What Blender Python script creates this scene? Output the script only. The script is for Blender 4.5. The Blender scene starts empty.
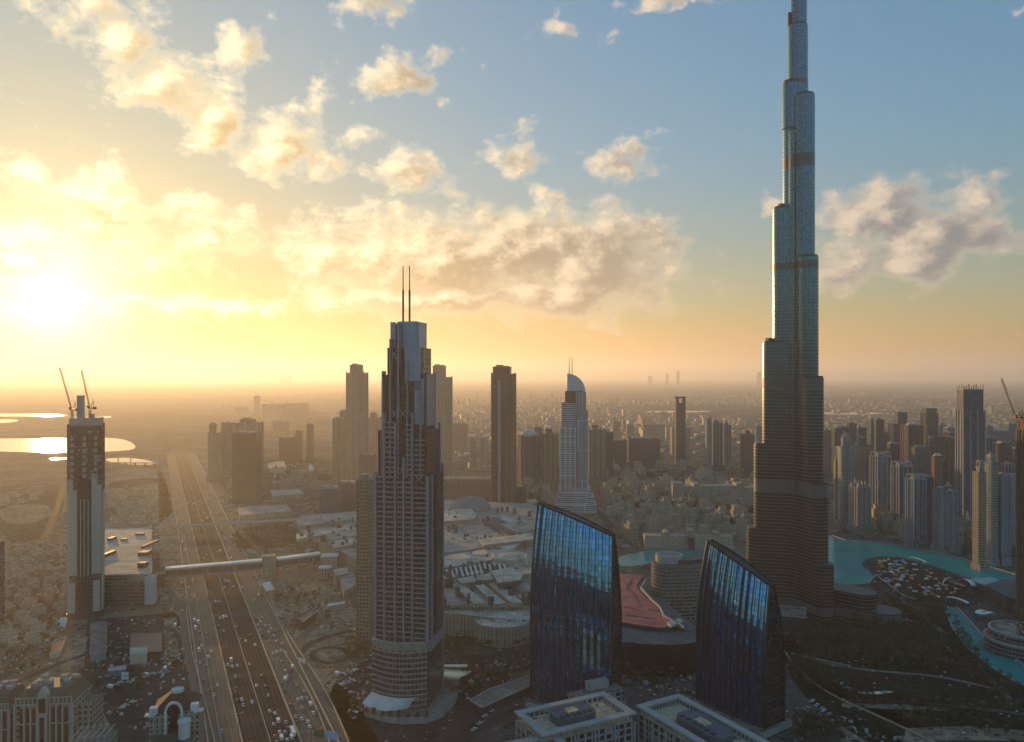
import bpy, math, random
from mathutils import Vector, Matrix
R = math.radians
C = bpy.context.scene.collection
SC = bpy.context.scene

# ------------------------------------------------------------------ camera
H, F, HY = 270.0, 760.0, 376.0        # camera height (m), focal length (px), horizon row
cd = bpy.data.cameras.new('camera'); cam = bpy.data.objects.new('camera', cd); C.objects.link(cam)
cam.location = (0, 0, H); cam.rotation_euler = (R(90), 0, 0)
cd.sensor_width = 36; cd.lens = 36 * F / 1024; cd.shift_y = -(HY - 371) / 1024 * -1
cd.clip_start = 1; cd.clip_end = 120000
SC.camera = cam

# ------------------------------------------------------------------ sun
SUN_AZ, SUN_EL = -31.3, 4.6
sun_dir = Vector((math.sin(R(SUN_AZ)) * math.cos(R(SUN_EL)), math.cos(R(SUN_AZ)) * math.cos(R(SUN_EL)), math.sin(R(SUN_EL))))
sd = bpy.data.lights.new('sun', 'SUN'); so = bpy.data.objects.new('sun', sd); C.objects.link(so)
sd.energy = 3.7; sd.angle = R(0.6); sd.color = (1.0, 0.60, 0.24)
so.rotation_euler = sun_dir.to_track_quat('Z', 'Y').to_euler(); so.location = (-3000, 5000, 3000)

# ------------------------------------------------------------------ exposure and render settings
SC.view_settings.view_transform = 'Standard'; SC.view_settings.look = 'None'
SC.view_settings.gamma = 1; SC.view_settings.use_curve_mapping = False
SC.view_settings.exposure = 0.9
SC.render.engine = 'CYCLES'
cy = SC.cycles
cy.use_denoising = True
cy.max_bounces = 5; cy.diffuse_bounces = 2; cy.glossy_bounces = 3; cy.transmission_bounces = 2
cy.volume_bounces = 1; cy.transparent_max_bounces = 4
cy.use_adaptive_sampling = True; cy.adaptive_threshold = 0.02
cy.sample_clamp_indirect = 4.0; cy.caustics_reflective = False; cy.caustics_refractive = False

# ------------------------------------------------------------------ world: sky texture, sun glow, clouds placed by azimuth and elevation
wd = bpy.data.worlds.new('World'); SC.world = wd; wd.use_nodes = True
NT = wd.node_tree; NT.nodes.clear()
class NG:
    "tiny helper for node trees"
    def __init__(s, tree): s.t = tree
    def n(s, typ, **kw):
        nd = s.t.nodes.new(typ)
        for k, v in kw.items(): setattr(nd, k, v)
        return nd
    def put(s, sock, v):
        if hasattr(v, 'links') or isinstance(v, bpy.types.NodeSocket): s.t.links.new(v, sock)
        elif v is not None:
            if isinstance(v, (tuple, list)) and len(v) == 3 and sock.type == 'RGBA': v = (*v, 1)
            sock.default_value = v
    def m(s, op, a, b=None, c=None, clamp=False):
        nd = s.n('ShaderNodeMath', operation=op, use_clamp=clamp)
        for i, x in enumerate((a, b, c)):
            if x is not None: s.put(nd.inputs[i], x)
        return nd.outputs[0]
    def v(s, op, a, b=None, scale=None):
        nd = s.n('ShaderNodeVectorMath', operation=op)
        s.put(nd.inputs[0], a)
        if b is not None: s.put(nd.inputs[1], b)
        if scale is not None: s.put(nd.inputs['Scale'], scale)
        return nd.outputs['Value' if op in ('LENGTH', 'DOT_PRODUCT', 'DISTANCE') else 'Vector']
    def xyz(s, a, b, c):
        nd = s.n('ShaderNodeCombineXYZ')
        for i, x in enumerate((a, b, c)): s.put(nd.inputs[i], x)
        return nd.outputs[0]
    def sep(s, a):
        nd = s.n('ShaderNodeSeparateXYZ'); s.put(nd.inputs[0], a); return nd.outputs
    def noise(s, vec, scale, detail=4, rough=0.55, dist=0.0, dims='3D'):
        nd = s.n('ShaderNodeTexNoise', noise_dimensions=dims)
        s.put(nd.inputs['Vector'], vec); nd.inputs['Scale'].default_value = scale
        nd.inputs['Detail'].default_value = detail; nd.inputs['Roughness'].default_value = rough
        nd.inputs['Distortion'].default_value = dist
        return nd.outputs
    def vor(s, vec, scale, feature='F1', metric='EUCLIDEAN', rnd=1.0, dims='2D'):
        nd = s.n('ShaderNodeTexVoronoi', feature=feature, voronoi_dimensions=dims)
        if feature != 'DISTANCE_TO_EDGE': nd.distance = metric
        s.put(nd.inputs['Vector'], vec); nd.inputs['Scale'].default_value = scale
        nd.inputs['Randomness'].default_value = rnd
        return nd.outputs
    def mix(s, f, a, b, mode='MIX', clamp=True):
        nd = s.n('ShaderNodeMix', data_type='RGBA', blend_type=mode, clamp_factor=clamp)
        s.put(nd.inputs[0], f); s.put(nd.inputs[6], a); s.put(nd.inputs[7], b)
        return nd.outputs[2]
    def ss(s, x, a, b):
        nd = s.n('ShaderNodeMapRange', interpolation_type='SMOOTHSTEP')
        s.put(nd.inputs[0], x); s.put(nd.inputs[1], a); s.put(nd.inputs[2], b)
        return nd.outputs[0]
g = NG(NT)
dirv = g.n('ShaderNodeTexCoord').outputs['Generated']
dn = g.v('NORMALIZE', dirv)
dx, dy, dz = g.sep(dn)
sky = g.n('ShaderNodeTexSky', sky_type='NISHITA', sun_disc=False)
sky.sun_elevation = R(SUN_EL); sky.sun_rotation = R(SUN_AZ)
sky.altitude = 0; sky.air_density = 1.0; sky.dust_density = 1.0; sky.ozone_density = 2.0
az = g.m('MULTIPLY', g.m('ARCTAN2', dx, dy), 180 / math.pi)
el = g.m('MULTIPLY', g.m('ARCSINE', dz), 180 / math.pi)
pos = g.xyz(az, el, 0.0)                                    # degrees: (azimuth, elevation, 0)
def sph(px, py):                                            # photograph pixel -> sky direction in degrees
    a = math.atan((px - 512) / F); return math.degrees(a), math.degrees(math.atan((HY - py) / F * math.cos(a)))
# (x, y, half width, half height, weight)
BLOBS = [(85,8,60,20,.9),(130,40,50,28,1),(165,82,54,28,1.05),(215,120,44,28,.95),(238,62,26,32,.85),(285,140,52,34,1),(318,172,36,18,.8),(275,165,40,18,.7),
 (392,74,52,20,1),(398,100,18,16,.6),(372,6,50,16,.9),(412,175,52,26,.85),(352,132,18,20,.7),(440,190,22,12,.6),
 (28,178,40,14,.95),(95,198,84,20,.95),(185,210,80,18,.85),(50,232,70,22,.85),(120,245,120,26,.8),(12,258,44,20,1.25),(215,240,50,14,.9),(10,310,30,9,.7),
 (318,250,80,26,.85),(430,258,118,48,1.3),(535,245,98,42,1.35),(598,262,74,52,1.35),(560,294,96,28,1.2),(430,296,150,20,1.15),(215,306,120,8,1.05),(330,302,60,10,.9),
 (520,163,24,27,.85),(614,162,46,22,.9),(660,4,56,14,.9),(555,28,28,12,.75),(600,40,14,14,.6),(567,118,10,10,.5),(632,296,60,18,.7),
 (872,215,54,36,1.35),(936,234,74,46,1.25),(905,185,30,14,.7),(982,200,30,24,1),(852,262,66,28,1.1),(905,265,78,26,1.0),(1000,238,44,20,.8),
 (840,190,10,7,.7),(745,211,16,8,.5),(776,203,16,12,.7),(1018,8,20,10,.7),(715,296,24,9,.4),(1060,200,50,30,1),
 (-90,220,90,40,1),(-60,120,70,40,.9),(1150,130,80,30,.9),(-220,150,110,40,.8),(1300,250,110,30,.9)]
warp = g.noise(pos, 0.40, 3, .6)
wv = g.v('SCALE', g.v('SUBTRACT', warp['Color'], (.5, .5, .5)), scale=3.0)
wp = g.v('ADD', pos, wv)
def blobs(p):
    f = None
    for (bx, by, rx, ry, w) in BLOBS:
        a, e = sph(bx, by); a2, e2 = sph(bx + rx, by - ry)
        ra, re = max(.4, abs(a2 - a)) * 1.08, max(.35, abs(e2 - e)) * 1.08
        l = g.v('LENGTH', g.v('MULTIPLY', g.v('SUBTRACT', p, (a, e, 0)), (1 / ra, 1 / re, 0)))
        b = g.m('MULTIPLY_ADD', l, -w * .62, w)
        f = b if f is None else g.m('SMOOTH_MAX', f, b, .12)
    return g.m('MAXIMUM', f, -.8)
sp = g.v('MULTIPLY', pos, (.72, 1.0, 1))
def fbm(v): return g.noise(v, .42, 11, .60, .1)['Fac']
sa, se = SUN_AZ, SUN_EL
tosun = g.v('NORMALIZE', g.v('SUBTRACT', (sa, se + 20, 0), pos))       # light comes from the sun and the bright sky above it
def density(p_, s_):
    f = blobs(p_)                                           # solid cores, ragged rims
    return g.m('ADD', f, g.m('MULTIPLY', g.m('SUBTRACT', fbm(s_), .53), g.m('MULTIPLY_ADD', g.ss(f, .25, .95), -1.5, 3.0)))
dens = density(wp, sp)
dens2 = density(g.v('ADD', wp, g.v('SCALE', tosun, scale=1.15)), g.v('ADD', sp, g.v('SCALE', tosun, scale=.95)))
cov = g.ss(dens, .22, .90)                                  # how much sky the cloud hides
thick = g.ss(dens, .22, .90)
lit = g.ss(g.m('SUBTRACT', dens, dens2), -.22, .42)
sdot = g.v('DOT_PRODUCT', dn, tuple(sun_dir))
near = g.ss(sdot, .86, .992)
far_ = g.ss(sdot, .60, .92)
bright = g.mix(far_, (.46, .37, .28), g.mix(near, (.60, .50, .34), (.80, .70, .46)))
shade = g.mix(far_, (.125, .130, .14), g.mix(near, (.21, .165, .11), (.38, .27, .12)))
ccol = g.mix(g.m('MULTIPLY', thick, g.m('SUBTRACT', 1.0, g.m('MULTIPLY', lit, .92))), bright, shade)
# glow round the sun and the warm band of air along the horizon
sd0 = g.m('MAXIMUM', sdot, 0)
glow = g.m('ADD', g.m('MULTIPLY', g.m('POWER', sd0, 160), .26), g.m('ADD', g.m('MULTIPLY', g.m('POWER', sd0, 45), .08), g.m('ADD', g.m('MULTIPLY', g.m('POWER', sd0, 9), .03), g.m('ADD', g.m('MULTIPLY', g.m('POWER', sd0, 15000), 12.0), g.m('MULTIPLY', g.m('POWER', sd0, 700), .45)))))
glowc = g.mix(1, g.mix(g.ss(sdot, .985, .999), (1.0, .78, .46), (1.0, .90, .68)), glow, 'MULTIPLY', False)
low = g.m('EXPONENT', g.m('DIVIDE', g.m('MAXIMUM', el, 0), -6.5))
warmk = g.m('MULTIPLY', low, g.m('MULTIPLY_ADD', g.m('POWER', g.m('MULTIPLY_ADD', sdot, .5, .5), 5), .20, .05))
warmc = g.mix(1, (1.0, .48, .12), warmk, 'MULTIPLY', False)
SKY_K = .225
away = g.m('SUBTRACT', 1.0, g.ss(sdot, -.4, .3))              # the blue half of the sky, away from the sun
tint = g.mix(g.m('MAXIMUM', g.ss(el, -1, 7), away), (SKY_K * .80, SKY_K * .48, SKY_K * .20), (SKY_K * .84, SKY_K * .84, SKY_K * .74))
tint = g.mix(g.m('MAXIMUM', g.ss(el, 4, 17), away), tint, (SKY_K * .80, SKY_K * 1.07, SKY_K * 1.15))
skyc = g.mix(1, sky.outputs[0], g.v('SCALE', tint, scale=g.m('MULTIPLY_ADD', away, .9, 1.0)), 'MULTIPLY', False)  # unseen half is raised further, as added fill for the shaded sides
bw = g.n('ShaderNodeRGBToBW'); g.put(bw.inputs[0], skyc)      # the photograph's exposure holds the bright side of the sky back
skyc = g.v('SCALE', skyc, scale=g.m('DIVIDE', 1.0, g.m('ADD', 1.0, g.m('DIVIDE', bw.outputs[0], .31))))
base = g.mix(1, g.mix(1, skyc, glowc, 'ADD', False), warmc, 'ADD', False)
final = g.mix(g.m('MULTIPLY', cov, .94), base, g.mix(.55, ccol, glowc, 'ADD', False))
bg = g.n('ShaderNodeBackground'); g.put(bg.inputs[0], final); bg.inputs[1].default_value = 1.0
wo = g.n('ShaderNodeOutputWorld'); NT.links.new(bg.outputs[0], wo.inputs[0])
wd.cycles.sampling_method = 'MANUAL'; wd.cycles.sample_map_resolution = 512
# ------------------------------------------------------------------ helpers
rnd = random.Random(7)
def P(px, py, z=0.0):
    "a point of the photograph taken to lie at height z -> world x, y"
    D = (H - z) * F / (py - HY); return ((px - 512) * D / F, D)
class MB:
    "collects faces (with uv in metres) and links them as ONE mesh object"
    def __init__(s): s.v = []; s.f = []; s.uv = []; s.mi = []; s.sm = []
    def face(s, pts, uvs=None, mi=0, smooth=False):
        i = len(s.v); s.v.extend([tuple(p) for p in pts]); s.f.append(tuple(range(i, i + len(pts))))
        s.uv.append(uvs or [(p[0], p[1]) for p in pts]); s.mi.append(mi); s.sm.append(smooth)
    def prism(s, poly, z0, z1, mi=0, mtop=1, top=True, bottom=False, closed=True, top_poly=None, u0=0.0, smooth=False):
        n = len(poly); tp = top_poly or poly; u = u0
        for k in range(n if closed else n - 1):
            a, b = poly[k], poly[(k + 1) % n]; c, d = tp[(k + 1) % n], tp[k]
            L = math.hypot(b[0] - a[0], b[1] - a[1])
            zt = z1 if not callable(z1) else None
            zc, zd = (z1, z1) if zt is not None else (z1(*c), z1(*d))
            s.face([(a[0], a[1], z0), (b[0], b[1], z0), (c[0], c[1], zc), (d[0], d[1], zd)], [(u, z0), (u + L, z0), (u + L, zc), (u, zd)], mi, smooth)
            u += L
        if top: s.face([(p[0], p[1], z1 if not callable(z1) else z1(*p)) for p in tp], None, mtop)
        if bottom: s.face([(p[0], p[1], z0) for p in reversed(poly)], None, mi)
        return s
    def box(s, x0, x1, y0, y1, z0, z1, mi=0, mtop=None, bottom=True):
        return s.prism([(x0, y0), (x1, y0), (x1, y1), (x0, y1)], z0, z1, mi, mi if mtop is None else mtop, True, bottom)
    def rbox(s, cx, cy, z0, z1, sx, sy, rot=0.0, mi=0, mtop=None, bottom=True):
        return s.prism(rect(cx, cy, sx, sy, rot), z0, z1, mi, mi if mtop is None else mtop, True, bottom)
    def bar(s, p, q, w, h=None, mi=0):
        p, q = Vector(p), Vector(q); d = (q - p).normalized(); h = h or w
        a = d.cross(Vector((0, 0, 1)))
        a = Vector((1, 0, 0)) if a.length < 1e-4 else a.normalized()
        b = a.cross(d).normalized(); a = a * w / 2; b = b * h / 2
        A = [p - a - b, p + a - b, p + a + b, p - a + b]; B = [x + (q - p) for x in A]
        for k in range(4):
            j = (k + 1) % 4; s.face([A[k], A[j], B[j], B[k]], None, mi)
        s.face(A[::-1], None, mi); s.face(B, None, mi); return s
    def lathe(s, prof, n=20, cx=0, cy=0, mi=0, a0=0.0, a1=2 * math.pi, smooth=True):
        for (r0, z0), (r1, z1) in zip(prof, prof[1:]):
            for k in range(n):
                t0 = a0 + (a1 - a0) * k / n; t1 = a0 + (a1 - a0) * (k + 1) / n
                c0, s0, c1, s1 = math.cos(t0), math.sin(t0), math.cos(t1), math.sin(t1)
                pts = [(cx + r0 * c0, cy + r0 * s0, z0), (cx + r0 * c1, cy + r0 * s1, z0), (cx + r1 * c1, cy + r1 * s1, z1), (cx + r1 * c0, cy + r1 * s0, z1)]
                uv = [(r0 * t0, z0), (r0 * t1, z0), (r0 * t1, z1), (r0 * t0, z1)]
                if r1 < 1e-4: pts, uv = pts[:3], uv[:3]
                elif r0 < 1e-4: pts, uv = [pts[0], pts[2], pts[3]], [uv[0], uv[2], uv[3]]
                s.face(pts, uv, mi, smooth)
        return s
    def build(s, name, mats, parent=None, loc=(0, 0, 0), rz=0.0, merge=False):
        me = bpy.data.meshes.new(name); me.from_pydata(s.v, [], s.f)
        ul = me.uv_layers.new(name='UVMap'); flat = [c for f in s.uv for p in f for c in p]
        ul.data.foreach_set('uv', flat)
        me.polygons.foreach_set('material_index', s.mi); me.polygons.foreach_set('use_smooth', s.sm)
        for m in (mats if isinstance(mats, (list, tuple)) else [mats]): me.materials.append(m)
        if merge:
            import bmesh
            b = bmesh.new(); b.from_mesh(me); bmesh.ops.remove_doubles(b, verts=b.verts, dist=1e-3); b.to_mesh(me); b.free()
        me.update()
        o = bpy.data.objects.new(name, me); C.objects.link(o); o.location = loc; o.rotation_euler = (0, 0, rz)
        if parent is not None: o.parent = parent
        return o
def rect(cx, cy, sx, sy, rot=0.0):
    c, s_ = math.cos(rot), math.sin(rot)
    return [(cx + x * c - y * s_, cy + x * s_ + y * c) for x, y in ((-sx/2, -sy/2), (sx/2, -sy/2), (sx/2, sy/2), (-sx/2, sy/2))]
def circle(cx, cy, rx, ry=None, n=24, a0=0.0, a1=2 * math.pi):
    ry = ry or rx
    return [(cx + rx * math.cos(a0 + (a1 - a0) * k / n), cy + ry * math.sin(a0 + (a1 - a0) * k / n)) for k in range(n)]
def stadium(p, q, r, n=10):
    "a rounded bar of radius r from p to q, counter-clockwise"
    a = math.atan2(q[1] - p[1], q[0] - p[0]); out = []
    for k in range(n + 1):
        t = a - math.pi / 2 + math.pi * k / n; out.append((q[0] + r * math.cos(t), q[1] + r * math.sin(t)))
    for k in range(n + 1):
        t = a + math.pi / 2 + math.pi * k / n; out.append((p[0] + r * math.cos(t), p[1] + r * math.sin(t)))
    return out
def ccw(poly):
    A = sum(a[0] * b[1] - b[0] * a[1] for a, b in zip(poly, poly[1:] + poly[:1]))
    return poly if A > 0 else poly[::-1]
def smooth_poly(poly, it=2, closed=True):
    for _ in range(it):
        out = []
        for k in range(len(poly) if closed else len(poly) - 1):
            a, b = poly[k], poly[(k + 1) % len(poly)]
            out += [(a[0] * .75 + b[0] * .25, a[1] * .75 + b[1] * .25), (a[0] * .25 + b[0] * .75, a[1] * .25 + b[1] * .75)]
        if not closed: out = [poly[0]] + out + [poly[-1]]
        poly = out
    return poly
def ribbon(mb, pts, w, z, mi=0, zs=None):
    "a flat strip of width w along pts, uv = (metres across, metres along)"
    L = 0.0; prev = None
    for k, p in enumerate(pts):
        a = pts[max(0, k - 1)]; b = pts[min(len(pts) - 1, k + 1)]
        d = Vector((b[0] - a[0], b[1] - a[1])); d = d.normalized() if d.length else Vector((0, 1)); n = Vector((-d.y, d.x)) * w / 2
        if k: L += math.hypot(p[0] - pts[k-1][0], p[1] - pts[k-1][1])
        zz = zs[k] if zs else z
        cur = ((p[0] + n.x, p[1] + n.y, zz), (p[0] - n.x, p[1] - n.y, zz), L)
        if prev: mb.face([prev[1], cur[1], cur[0], prev[0]], [(w/2, prev[2]), (w/2, L), (-w/2, L), (-w/2, prev[2])], mi)
        prev = cur
    return mb
def wall_strip(mb, pts, w, z0, h):
    for a, b in zip(pts, pts[1:]):
        d = Vector((b[0]-a[0], b[1]-a[1])); L = d.length
        if L > .01: mb.rbox((a[0]+b[0])/2, (a[1]+b[1])/2, z0, z0 + h, L + .05, w, math.atan2(d.y, d.x), bottom=False)
    return mb
USED = {}
def thing(name, label, cat, loc=(0, 0, 0), rz=0.0, group=None):
    o = bpy.data.objects.new(name, None); C.objects.link(o); o.location = loc; o.rotation_euler = (0, 0, rz); o.empty_display_size = 1
    o['label'] = label; o['category'] = cat
    if group: o['group'] = group
    return o
def tag(o, label, cat, group=None):
    o['label'] = label; o['category'] = cat
    if group: o['group'] = group
    return o
def structure(o): o['kind'] = 'structure'; return o
def dup(src, loc, rz, label=None, group=None):
    c = src.copy(); C.objects.link(c); c.location = loc; c.rotation_euler = (0, 0, rz)
    if label: c['label'] = label
    if group: c['group'] = group
    for ch in list(src.children):
        d = ch.copy(); C.objects.link(d); d.parent = c
        for gc in list(ch.children):
            e = gc.copy(); C.objects.link(e); e.parent = d
    return c

# ------------------------------------------------------------------ materials
MATS = {}
def new_mat(name):
    m = bpy.data.materials.new(name); m.use_nodes = True
    return m, NG(m.node_tree), m.node_tree.nodes['Principled BSDF']
def mat(name, col, rough=.8, metal=0.0, spec=.3, var=.18, scale=.12, streak=False):
    if name in MATS: return MATS[name]
    m, q, b = new_mat(name)
    tc = q.n('ShaderNodeTexCoord').outputs['Object']
    vec = q.v('MULTIPLY', tc, (1, 1, .12)) if streak else tc
    n1 = q.ss(q.noise(vec, scale, 6, .68)['Fac'], .32, .68); n2 = q.ss(q.noise(vec, scale * 5.3, 5, .7)['Fac'], .3, .7)
    f = q.m('ADD', q.m('MULTIPLY_ADD', n1, 1.3 * var, 1 - var), q.m('MULTIPLY', n2, .7 * var))
    q.put(b.inputs['Base Color'], q.v('SCALE', q.xyz(*col), scale=f))
    b.inputs['Roughness'].default_value = rough; b.inputs['Metallic'].default_value = metal
    b.inputs['Specular IOR Level'].default_value = spec
    MATS[name] = m; return m
def facade(name, wall, glass, fh=3.7, bw=3.4, wf=.6, hf=.55, rough=.15, metal=0.0, wall_rough=.8, var=.5, band=None, spec=.5, pier=None, blinds=.12):
    "wall with a grid of windows, u and v in metres; every window has its own tint, some have pale blinds"
    if name in MATS: return MATS[name]
    m, q, b = new_mat(name)
    u, v, _ = q.sep(q.n('ShaderNodeUVMap').outputs[0])
    us, vs = q.m('DIVIDE', u, bw), q.m('DIVIDE', v, fh)
    fu, fv = q.m('FRACT', us), q.m('FRACT', vs)
    mu = q.m('LESS_THAN', q.m('ABSOLUTE', q.m('SUBTRACT', fu, .5)), wf / 2)
    mv = q.m('LESS_THAN', q.m('ABSOLUTE', q.m('SUBTRACT', fv, .52)), hf / 2)
    mask = q.m('MULTIPLY', mu, mv)
    if pier:                                                  # every n-th bay is solid
        mask = q.m('MULTIPLY', mask, q.m('GREATER_THAN', q.m('FRACT', q.m('DIVIDE', us, pier)), .999 / pier))
    if band:                                                  # plant floors
        mask = q.m('MULTIPLY', mask, q.m('GREATER_THAN', q.m('FRACT', q.m('DIVIDE', vs, band)), 1.5 / band))
    cell = q.xyz(q.m('FLOOR', us), q.m('FLOOR', vs), 0.0)
    wn = q.n('ShaderNodeTexWhiteNoise', noise_dimensions='2D'); q.put(wn.inputs['Vector'], cell)
    r = wn.outputs['Value']
    gcol = q.v('SCALE', q.xyz(*glass), scale=q.m('MULTIPLY_ADD', r, 2 * var, 1 - var))
    gcol = q.mix(q.m('MULTIPLY', q.m('GREATER_THAN', r, 1 - blinds), .6), gcol, tuple(min(.5, c * 1.1 + .04) for c in wall))
    tc = q.n('ShaderNodeTexCoord').outputs['Object']
    st = q.noise(q.v('MULTIPLY', tc, (.05, .05, .008)), 1.0, 6, .65)['Fac']
    st2 = q.noise(tc, .02, 3, .5)['Fac']
    wcol = q.v('SCALE', q.xyz(*wall), scale=q.m('ADD', q.m('MULTIPLY_ADD', st, .45, .62), q.m('MULTIPLY', st2, .3)))
    q.put(b.inputs['Base Color'], q.mix(mask, wcol, gcol))
    q.put(b.inputs['Roughness'], q.m('MULTIPLY_ADD', mask, rough - wall_rough, wall_rough))
    q.put(b.inputs['Specular IOR Level'], q.m('MULTIPLY_ADD', mask, spec - .25, .25))
    if metal: q.put(b.inputs['Metallic'], q.m('MULTIPLY', mask, metal))
    MATS[name] = m; return m
def roof_mat(name, col, panel=7.0, var=.4):
    "roof decking laid in panels with seams, stains and small units"
    m, q, b = new_mat(name); tc = q.n('ShaderNodeTexCoord').outputs['Object']
    br = q.n('ShaderNodeTexBrick', offset=.5); q.put(br.inputs['Vector'], tc); br.inputs['Scale'].default_value = 1.0
    br.inputs['Color1'].default_value = (1, 1, 1, 1); br.inputs['Color2'].default_value = (.62, .62, .62, 1); br.inputs['Mortar'].default_value = (.34, .34, .34, 1)
    br.inputs['Brick Width'].default_value = panel * 1.7; br.inputs['Row Height'].default_value = panel; br.inputs['Mortar Size'].default_value = .28
    n1 = q.ss(q.noise(tc, .045, 6, .7, .4)['Fac'], .35, .62); n2 = q.ss(q.noise(tc, .4, 6, .7)['Fac'], .3, .7)
    base = q.v('SCALE', q.xyz(*col), scale=q.m('ADD', q.m('MULTIPLY_ADD', n1, 1.3 * var, 1.05 - var), q.m('MULTIPLY', n2, .5 * var)))
    q.put(b.inputs['Base Color'], q.mix(.8, base, br.outputs['Color'], 'MULTIPLY'))
    b.inputs['Roughness'].default_value = .9; b.inputs['Specular IOR Level'].default_value = .2; MATS[name] = m; return m
M_ROOF = roof_mat('roof_gravel', (.22, .20, .17), 4)
M_ROOFL = roof_mat('pale_roof', (.46, .42, .35), 5)
M_CONC = mat('raw_concrete', (.30, .28, .25), .9, var=.3, scale=.08, streak=True)
M_CREAM = mat('cream_render', (.48, .42, .32), .85, var=.2, scale=.06, streak=True)
M_WHITE = mat('white_render', (.62, .60, .55), .8, var=.15, scale=.06)
M_GREY = mat('grey_cladding', (.20, .205, .21), .55, var=.15, scale=.05, streak=True)
M_DGREY = mat('dark_cladding', (.05, .052, .056), .5, var=.2, scale=.05)
M_LIDW = mat('bright_white_roof', (.74, .72, .67), .35, 0, .5, .08)
M_STEEL = mat('galvanised_steel', (.30, .31, .32), .4, .8, var=.15)
M_DARK = mat('dark_glass', (.012, .014, .018), .08, 0, .6, var=.3, scale=.04)
M_BLUEMET = mat('blue_metal_panels', (.20, .31, .42), .38, .35, .5, var=.12, scale=.05)
# ------------------------------------------------------------------ ground
def speck(q, vec, col, size=9.0, amount=.5):
    "small dark bushes and pale bits lying about, each its own cell"
    d = q.vor(vec, 1 / size, 'F1', rnd=1.0); c = q.sep(d['Color'])
    clump_ = q.ss(q.noise(vec, .008, 4, .6)['Fac'], .42, .60)
    bush = q.m('MULTIPLY', q.m('LESS_THAN', d['Distance'], q.m('MULTIPLY_ADD', c[1], .22, .14)), q.m('LESS_THAN', c[0], q.m('MULTIPLY', clump_, amount)))
    col = q.mix(q.m('MULTIPLY', bush, .9), col, (.020, .024, .014))
    e = q.vor(vec, 1 / (size * .62), 'F1', 'CHEBYCHEV', 1.0); f = q.sep(e['Color'])
    pale = q.m('MULTIPLY', q.m('LESS_THAN', e['Distance'], .27), q.m('GREATER_THAN', f[0], 1 - .22 * amount))
    return q.mix(q.m('MULTIPLY', pale, .85), col, q.mix(f[1], (.13, .12, .11), (.62, .58, .50)))
def ground_mat():
    m, q, b = new_mat('desert_and_city_ground')
    tc = q.n('ShaderNodeTexCoord').outputs['Object']
    big = q.noise(tc, .0007, 6, .6, .6)['Fac']; mid = q.noise(tc, .006, 7, .68, .4)['Fac']; fine = q.noise(tc, .06, 6, .7)['Fac']
    sand = q.mix(q.ss(mid, .32, .68), (.115, .088, .058), (.26, .205, .135))
    sand = q.mix(q.m('MULTIPLY', q.ss(big, .48, .62), .75), sand, (.075, .066, .042))
    sand = q.mix(q.m('MULTIPLY', q.ss(fine, .55, .75), .55), sand, (.05, .047, .032))
    vb = q.v('MULTIPLY', tc, (1, 1, 0))
    wob = q.v('ADD', vb, q.v('SCALE', q.noise(vb, .002, 2)['Color'], scale=60))
    edge = q.vor(wob, 1 / 120.0, 'DISTANCE_TO_EDGE', rnd=.7)['Distance']
    cell = q.vor(wob, 1 / 120.0, 'F1', rnd=.7)['Color']
    hs = q.vor(vb, 1 / 24.0, 'F1', 'CHEBYCHEV', .75)
    hue = q.sep(hs['Color'])
    house = q.mix(hue[0], (.08, .072, .06), (.34, .29, .23))
    house = q.mix(q.m('MULTIPLY', q.m('GREATER_THAN', hue[1], .62), .9), house, (.045, .05, .032))
    house = q.mix(q.m('MULTIPLY', q.ss(hs['Distance'], .26, .42), .8), house, (.075, .068, .055))
    city = q.mix(q.ss(edge, .05, .075), (.062, .058, .054), house)
    zone = q.sep(cell)
    ur = q.ss(q.m('ADD', q.noise(vb, .0004, 3)['Fac'], q.m('MULTIPLY', q.m('SUBTRACT', zone[0], .5), .4)), .40, .52)
    x, y, _ = q.sep(tc)
    right = q.ss(q.m('ADD', x, q.m('MULTIPLY', y, .14)), 100, 700)
    urban = q.m('MULTIPLY', ur, q.m('MAXIMUM', q.m('MULTIPLY', right, 1.0), .55))
    col = speck(q, vb, q.mix(urban, sand, city), 11, .5)
    q.put(b.inputs['Base Color'], col); b.inputs['Roughness'].default_value = 1.0; b.inputs['Specular IOR Level'].default_value = 0.0
    bp = q.n('ShaderNodeBump'); bp.inputs['Strength'].default_value = .5; bp.inputs['Distance'].default_value = 3; q.put(bp.inputs['Height'], fine)
    q.t.links.new(bp.outputs[0], b.inputs['Normal'])
    return m
def patch_mat(name, a, bcol, scale=.03, c=None, rough=1.0, spec=.0, sp=.28):
    m, q, b = new_mat(name); tc = q.n('ShaderNodeTexCoord').outputs['Object']
    n = q.noise(tc, scale, 8, .68, .5)['Fac']; n2 = q.noise(tc, scale * 6, 6, .7)['Fac']
    col = q.mix(q.ss(n, .36, .64), a, bcol)
    if c: col = q.mix(q.m('MULTIPLY', q.ss(n2, .48, .60), .9), col, c)
    if sp: col = speck(q, tc, col, 6.5, sp)
    q.put(b.inputs['Base Color'], col); b.inputs['Roughness'].default_value = rough; b.inputs['Specular IOR Level'].default_value = spec
    return m
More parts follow.
